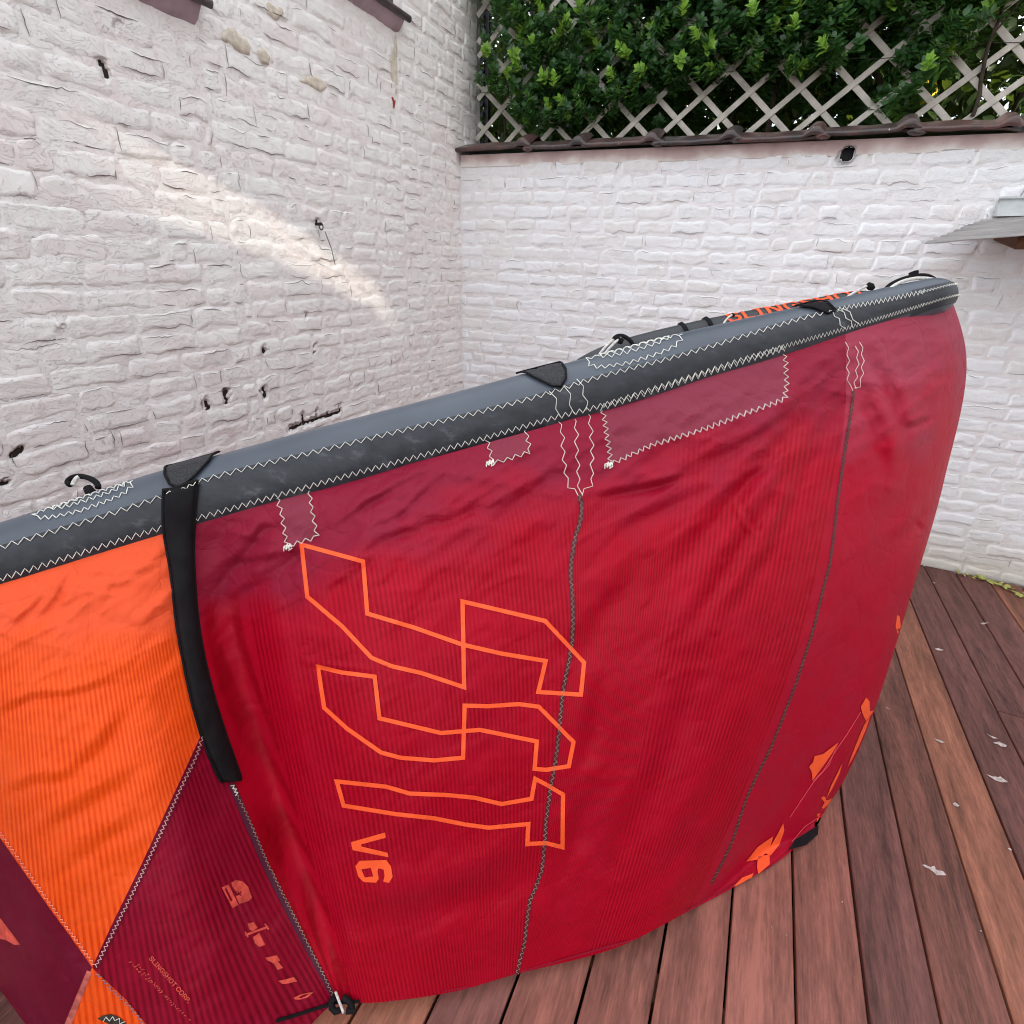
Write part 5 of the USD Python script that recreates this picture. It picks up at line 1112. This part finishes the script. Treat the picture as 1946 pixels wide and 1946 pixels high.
# tack knots
for x, y in ((547, 1040), (932, 880), (1157, 884)):
    obj('tack', zig_px([(x - 9, y + 4), (x + 8, y - 4), (x - 6, y - 3), (x + 6, y + 5)], 5, 3.5, cz(0.003), 0.0011, seed=12), M_thread, st)

# ---- printing
pr = sub('print', kite)
def pmesh(poly, m, name='mark', lift=0.0013, step=5.0):
    me, uv = cloth_patch(poly if isinstance(poly, Polygon) else Polygon(poly), step, lift, True); obj(name, me, m, pr, smooth=True, uv=uv)
G1_ = [(573, 1035), (584, 1134), (650, 1190), (706, 1250), (744, 1266), (801, 1279), (882, 1306), (879, 1143), (956, 1161), (1036, 1180), (1110, 1259), (1104, 1320), (1023, 1315), (1037, 1256), (953, 1242), (879, 1225), (785, 1192), (698, 1166), (690, 1067)]
G2_ = [(604, 1267), (616, 1345), (660, 1385), (724, 1430), (761, 1440), (825, 1445), (880, 1440), (883, 1341), (929, 1342), (986, 1338), (1024, 1343), (1090, 1410), (1081, 1456), (1037, 1463), (1016, 1461), (1020, 1409), (912, 1387), (838, 1393), (721, 1365), (712, 1286), (650, 1278)]
G3_ = [(640, 1485), (734, 1495), (778, 1508), (852, 1511), (902, 1516), (953, 1528), (1010, 1518), (1017, 1480), (1040, 1492), (1070, 1510), (1069, 1610), (1037, 1602), (1002, 1604), (1004, 1566), (929, 1573), (885, 1567), (825, 1555), (751, 1547), (653, 1531)]
for gl in (G1_, G2_, G3_):
    rg = LineString(gl + [gl[0]]).buffer(4.0, join_style='mitre', mitre_limit=2.5); pmesh(rg, M_print, 'outlined_letter')
V = c8([(243, 850), (50, 905), (60, 950), (262, 990), (258, 965), (112, 930), (106, 918), (247, 880)])
pmesh(V, M_print, 'letter')
six = Polygon(c8([(75, 1040), (100, 1010), (250, 1005), (276, 1040), (286, 1100), (265, 1135), (232, 1128), (240, 1098), (236, 1060), (206, 1052), (200, 1068), (208, 1112), (192, 1134), (122, 1130), (92, 1100)]), [c8([(110, 1058), (162, 1050), (176, 1098), (128, 1104)])])
pmesh(six, M_print, 'letter')
# little pictograms beside the centre seam
ic = [Polygon(c7([(925, 300), (960, 280), (1010, 290), (1050, 330), (1078, 410), (1050, 435), (985, 455), (960, 400), (975, 385), (935, 330)]), [c7([(968, 360), (985, 372), (1000, 358), (1004, 366), (992, 380), (1002, 392), (992, 396), (982, 386), (974, 396), (966, 388), (976, 378)])]),
      Polygon(c7([(855, 335), (905, 312), (978, 460), (935, 487)]), [c7([(876, 345), (890, 338), (935, 430), (922, 438)])]),
      Polygon(c7([(1045, 600), (1090, 588), (1118, 630), (1085, 655), (1060, 645)])), Polygon(c7([(1085, 700), (1130, 668), (1175, 755), (1130, 772), (1100, 745)])),
      LineString(c7([(1035, 682), (1190, 625)])).buffer(2.2), LineString(c7([(1030, 665), (1046, 695)])).buffer(1.6), LineString(c7([(1175, 605), (1198, 640)])).buffer(1.6),
      Polygon(c7([(1175, 850), (1260, 832), (1285, 870), (1270, 880), (1305, 925), (1265, 940), (1240, 895), (1215, 880), (1190, 870)])),
      Polygon(c7([(1270, 1020), (1330, 1008), (1385, 992), (1410, 1024), (1340, 1040), (1300, 1044)])),
      Polygon(c7([(1385, 1145), (1430, 1120), (1535, 1098), (1490, 1140), (1430, 1158), (1395, 1158)]), [c7([(1420, 1142), (1450, 1124), (1495, 1114), (1470, 1134), (1435, 1148)])])]
for k, p in enumerate(ic): pmesh(p, M_printworn, 'pictogram', step=3.0)
def cloth_text(text, o, along, up, hpx, m, lift=0.0014, bold=False, mapf=None):
    """lettering laid on the cloth: origin, reading direction and cap-height direction in pixels"""
    t = meshkit.text_mesh(text, 1.0, 0.01, bold); v, f = t.vertices.copy(), t.faces
    top = (v[f][:, :, 2] > 0.005).all(1); f = f[top]
    t2 = trimesh.Trimesh(v, f, process=True); t2 = t2.subdivide_to_size(0.35); v = t2.vertices
    a = np.array(along, float); b = np.array(up, float) * hpx; L = np.hypot(*a) and a / np.hypot(*a) * hpx
    px = np.array(o) + v[:, :1] * L + v[:, 1:2] * b
    return trimesh.Trimesh((mapf or cz(lift))(px), t2.faces, process=False)
dirt = np.array([0.80, 0.60]) / 1.0
obj('lettering', cloth_text('SLINGSHOT CORP.', c0([(838, 1562)])[0], (0.66, 0.75), (0.75, -0.66), 9.0, M_printworn, bold=True), M_printworn, pr)
rw_ = np.random.default_rng(8)
for (p0, p1, n) in ((c0([(775, 1590)])[0], c0([(985, 1830)])[0], 16), (c0([(730, 1575)])[0], c0([(1080, 1915)])[0], 26)):
    for k in range(n):     # two lines of small print worn past reading
        if rw_.random() < 0.16: continue
        q = np.array(p0) + (np.array(p1) - p0) * (k + 0.5) / n; d = unit(np.array(p1) - p0); nrm_ = np.array([d[1], -d[0]]); pts = [q + d * rw_.uniform(-2.6, 2.6) + nrm_ * rw_.uniform(-3.4, 3.4) for _ in range(4)]
        obj('worn_character', thread(canopy(np.array(pts), 0.0014), 0.00045, 4), M_printworn, pr)
# camouflage shards along the lower right edge and the left corner
sh = [[(1040, 88), (1060, 110), (1062, 165), (1086, 160), (1040, 222), (1020, 180), (1010, 140)], [(1062, 195), (1042, 262), (1000, 360), (960, 440), (935, 480), (960, 410), (1000, 310), (1030, 240)],
      [(882, 342), (850, 400), (800, 470), (738, 556), (733, 510), (718, 478), (740, 455), (748, 420), (800, 405)], [(784, 655), (800, 645), (815, 655), (812, 668), (830, 665), (850, 655), (830, 690), (800, 715), (788, 712), (806, 680)],
      [(762, 745), (784, 740), (772, 780), (760, 790), (770, 765)], [(572, 798), (578, 840), (550, 920), (500, 980), (470, 968), (440, 1000), (362, 1015), (430, 930), (515, 872), (500, 930), (540, 860)],
      [(430, 985), (495, 975), (496, 1030), (430, 1085), (424, 1040)], [(405, 1080), (392, 1108), (330, 1145), (292, 1155), (340, 1105)], [(905, 460), (890, 520), (850, 600), (818, 655), (840, 590), (880, 510)]]
for p in sh: pmesh(c9(p), M_print, 'shard', 0.0055, 4.0)
pmesh([(1040 * 0 + 1705, 1168), (1710, 1172), (1712, 1190), (1706, 1206), (1702, 1190)], M_print, 'shard', 0.0014, 4.0)
M_line = plain('pale_piping', (0.62, 0.06, 0.08), 0.6, 0.3)
for pts in ([(880, 345), (830, 470), (740, 570), (680, 660), (610, 765)], [(1010, 170), (930, 300), (880, 370), (800, 500), (740, 560)], [(620, 905), (690, 820), (780, 760)]):
    obj('piping', tube(canopy(c9(pts), 0.0055), 0.0009, 5), M_line, pr, smooth=True)
pmesh([(-300, 1480), (-5, 1738), (20, 1770), (38, 1795), (28, 1796), (10, 1786), (-40, 1776), (-300, 1600)], M_printworn, 'shard', 0.0015, 6.0)
s8 = 400 / 1733
vent = [(x * s8, 1500 + y * s8) for x, y in ((800, 1888), (850, 1862), (915, 1852), (985, 1880), (1040, 1935), (960, 1960), (880, 1925))]
pmesh(vent, M_bark, 'window', 0.0016, 4.0)
obj('stitching', zig_px([(x * s8, 1500 + y * s8) for x, y in ((850, 1895), (910, 1888), (960, 1890), (1020, 1930))], 10, 4, cz(0.0032), 0.0007), M_thread, pr)
# lettering on the far half of the leading edge
def far_map(q):
    s, p = q[:, 0], q[:, 1]; return tube_pt(s, p, 0.0016)
tm = meshkit.text_mesh('SLINGSHOT', 1.0, 0.01, True); fv = tm.faces[(tm.vertices[tm.faces][:, :, 2] > 0.005).all(1)]
t2 = trimesh.Trimesh(tm.vertices, fv, process=True).subdivide_to_size(0.3); v = t2.vertices
i0 = XI + 24
xf = project(cen[i0:])[:, 0]; st_of = lambda x: i0 + np.interp(-np.asarray(x, float), -xf, np.arange(len(xf)))
W_ = v[:, 0].max(); px_ = 1376 + v[:, 0] / W_ * 262
obj('lettering', trimesh.Trimesh(tube_pt(st_of(px_), -66 + v[:, 1] * 52, 0.0018), t2.faces, process=False), M_print, le)
for x in (1346, 1300): 
    s_ = float(st_of(x)); ring = tube_pt(np.full(30, s_), np.linspace(-130, 60, 30), 0.001); obj('band', tube(ring, 0.006, 6), M_neoprene, le, smooth=True)
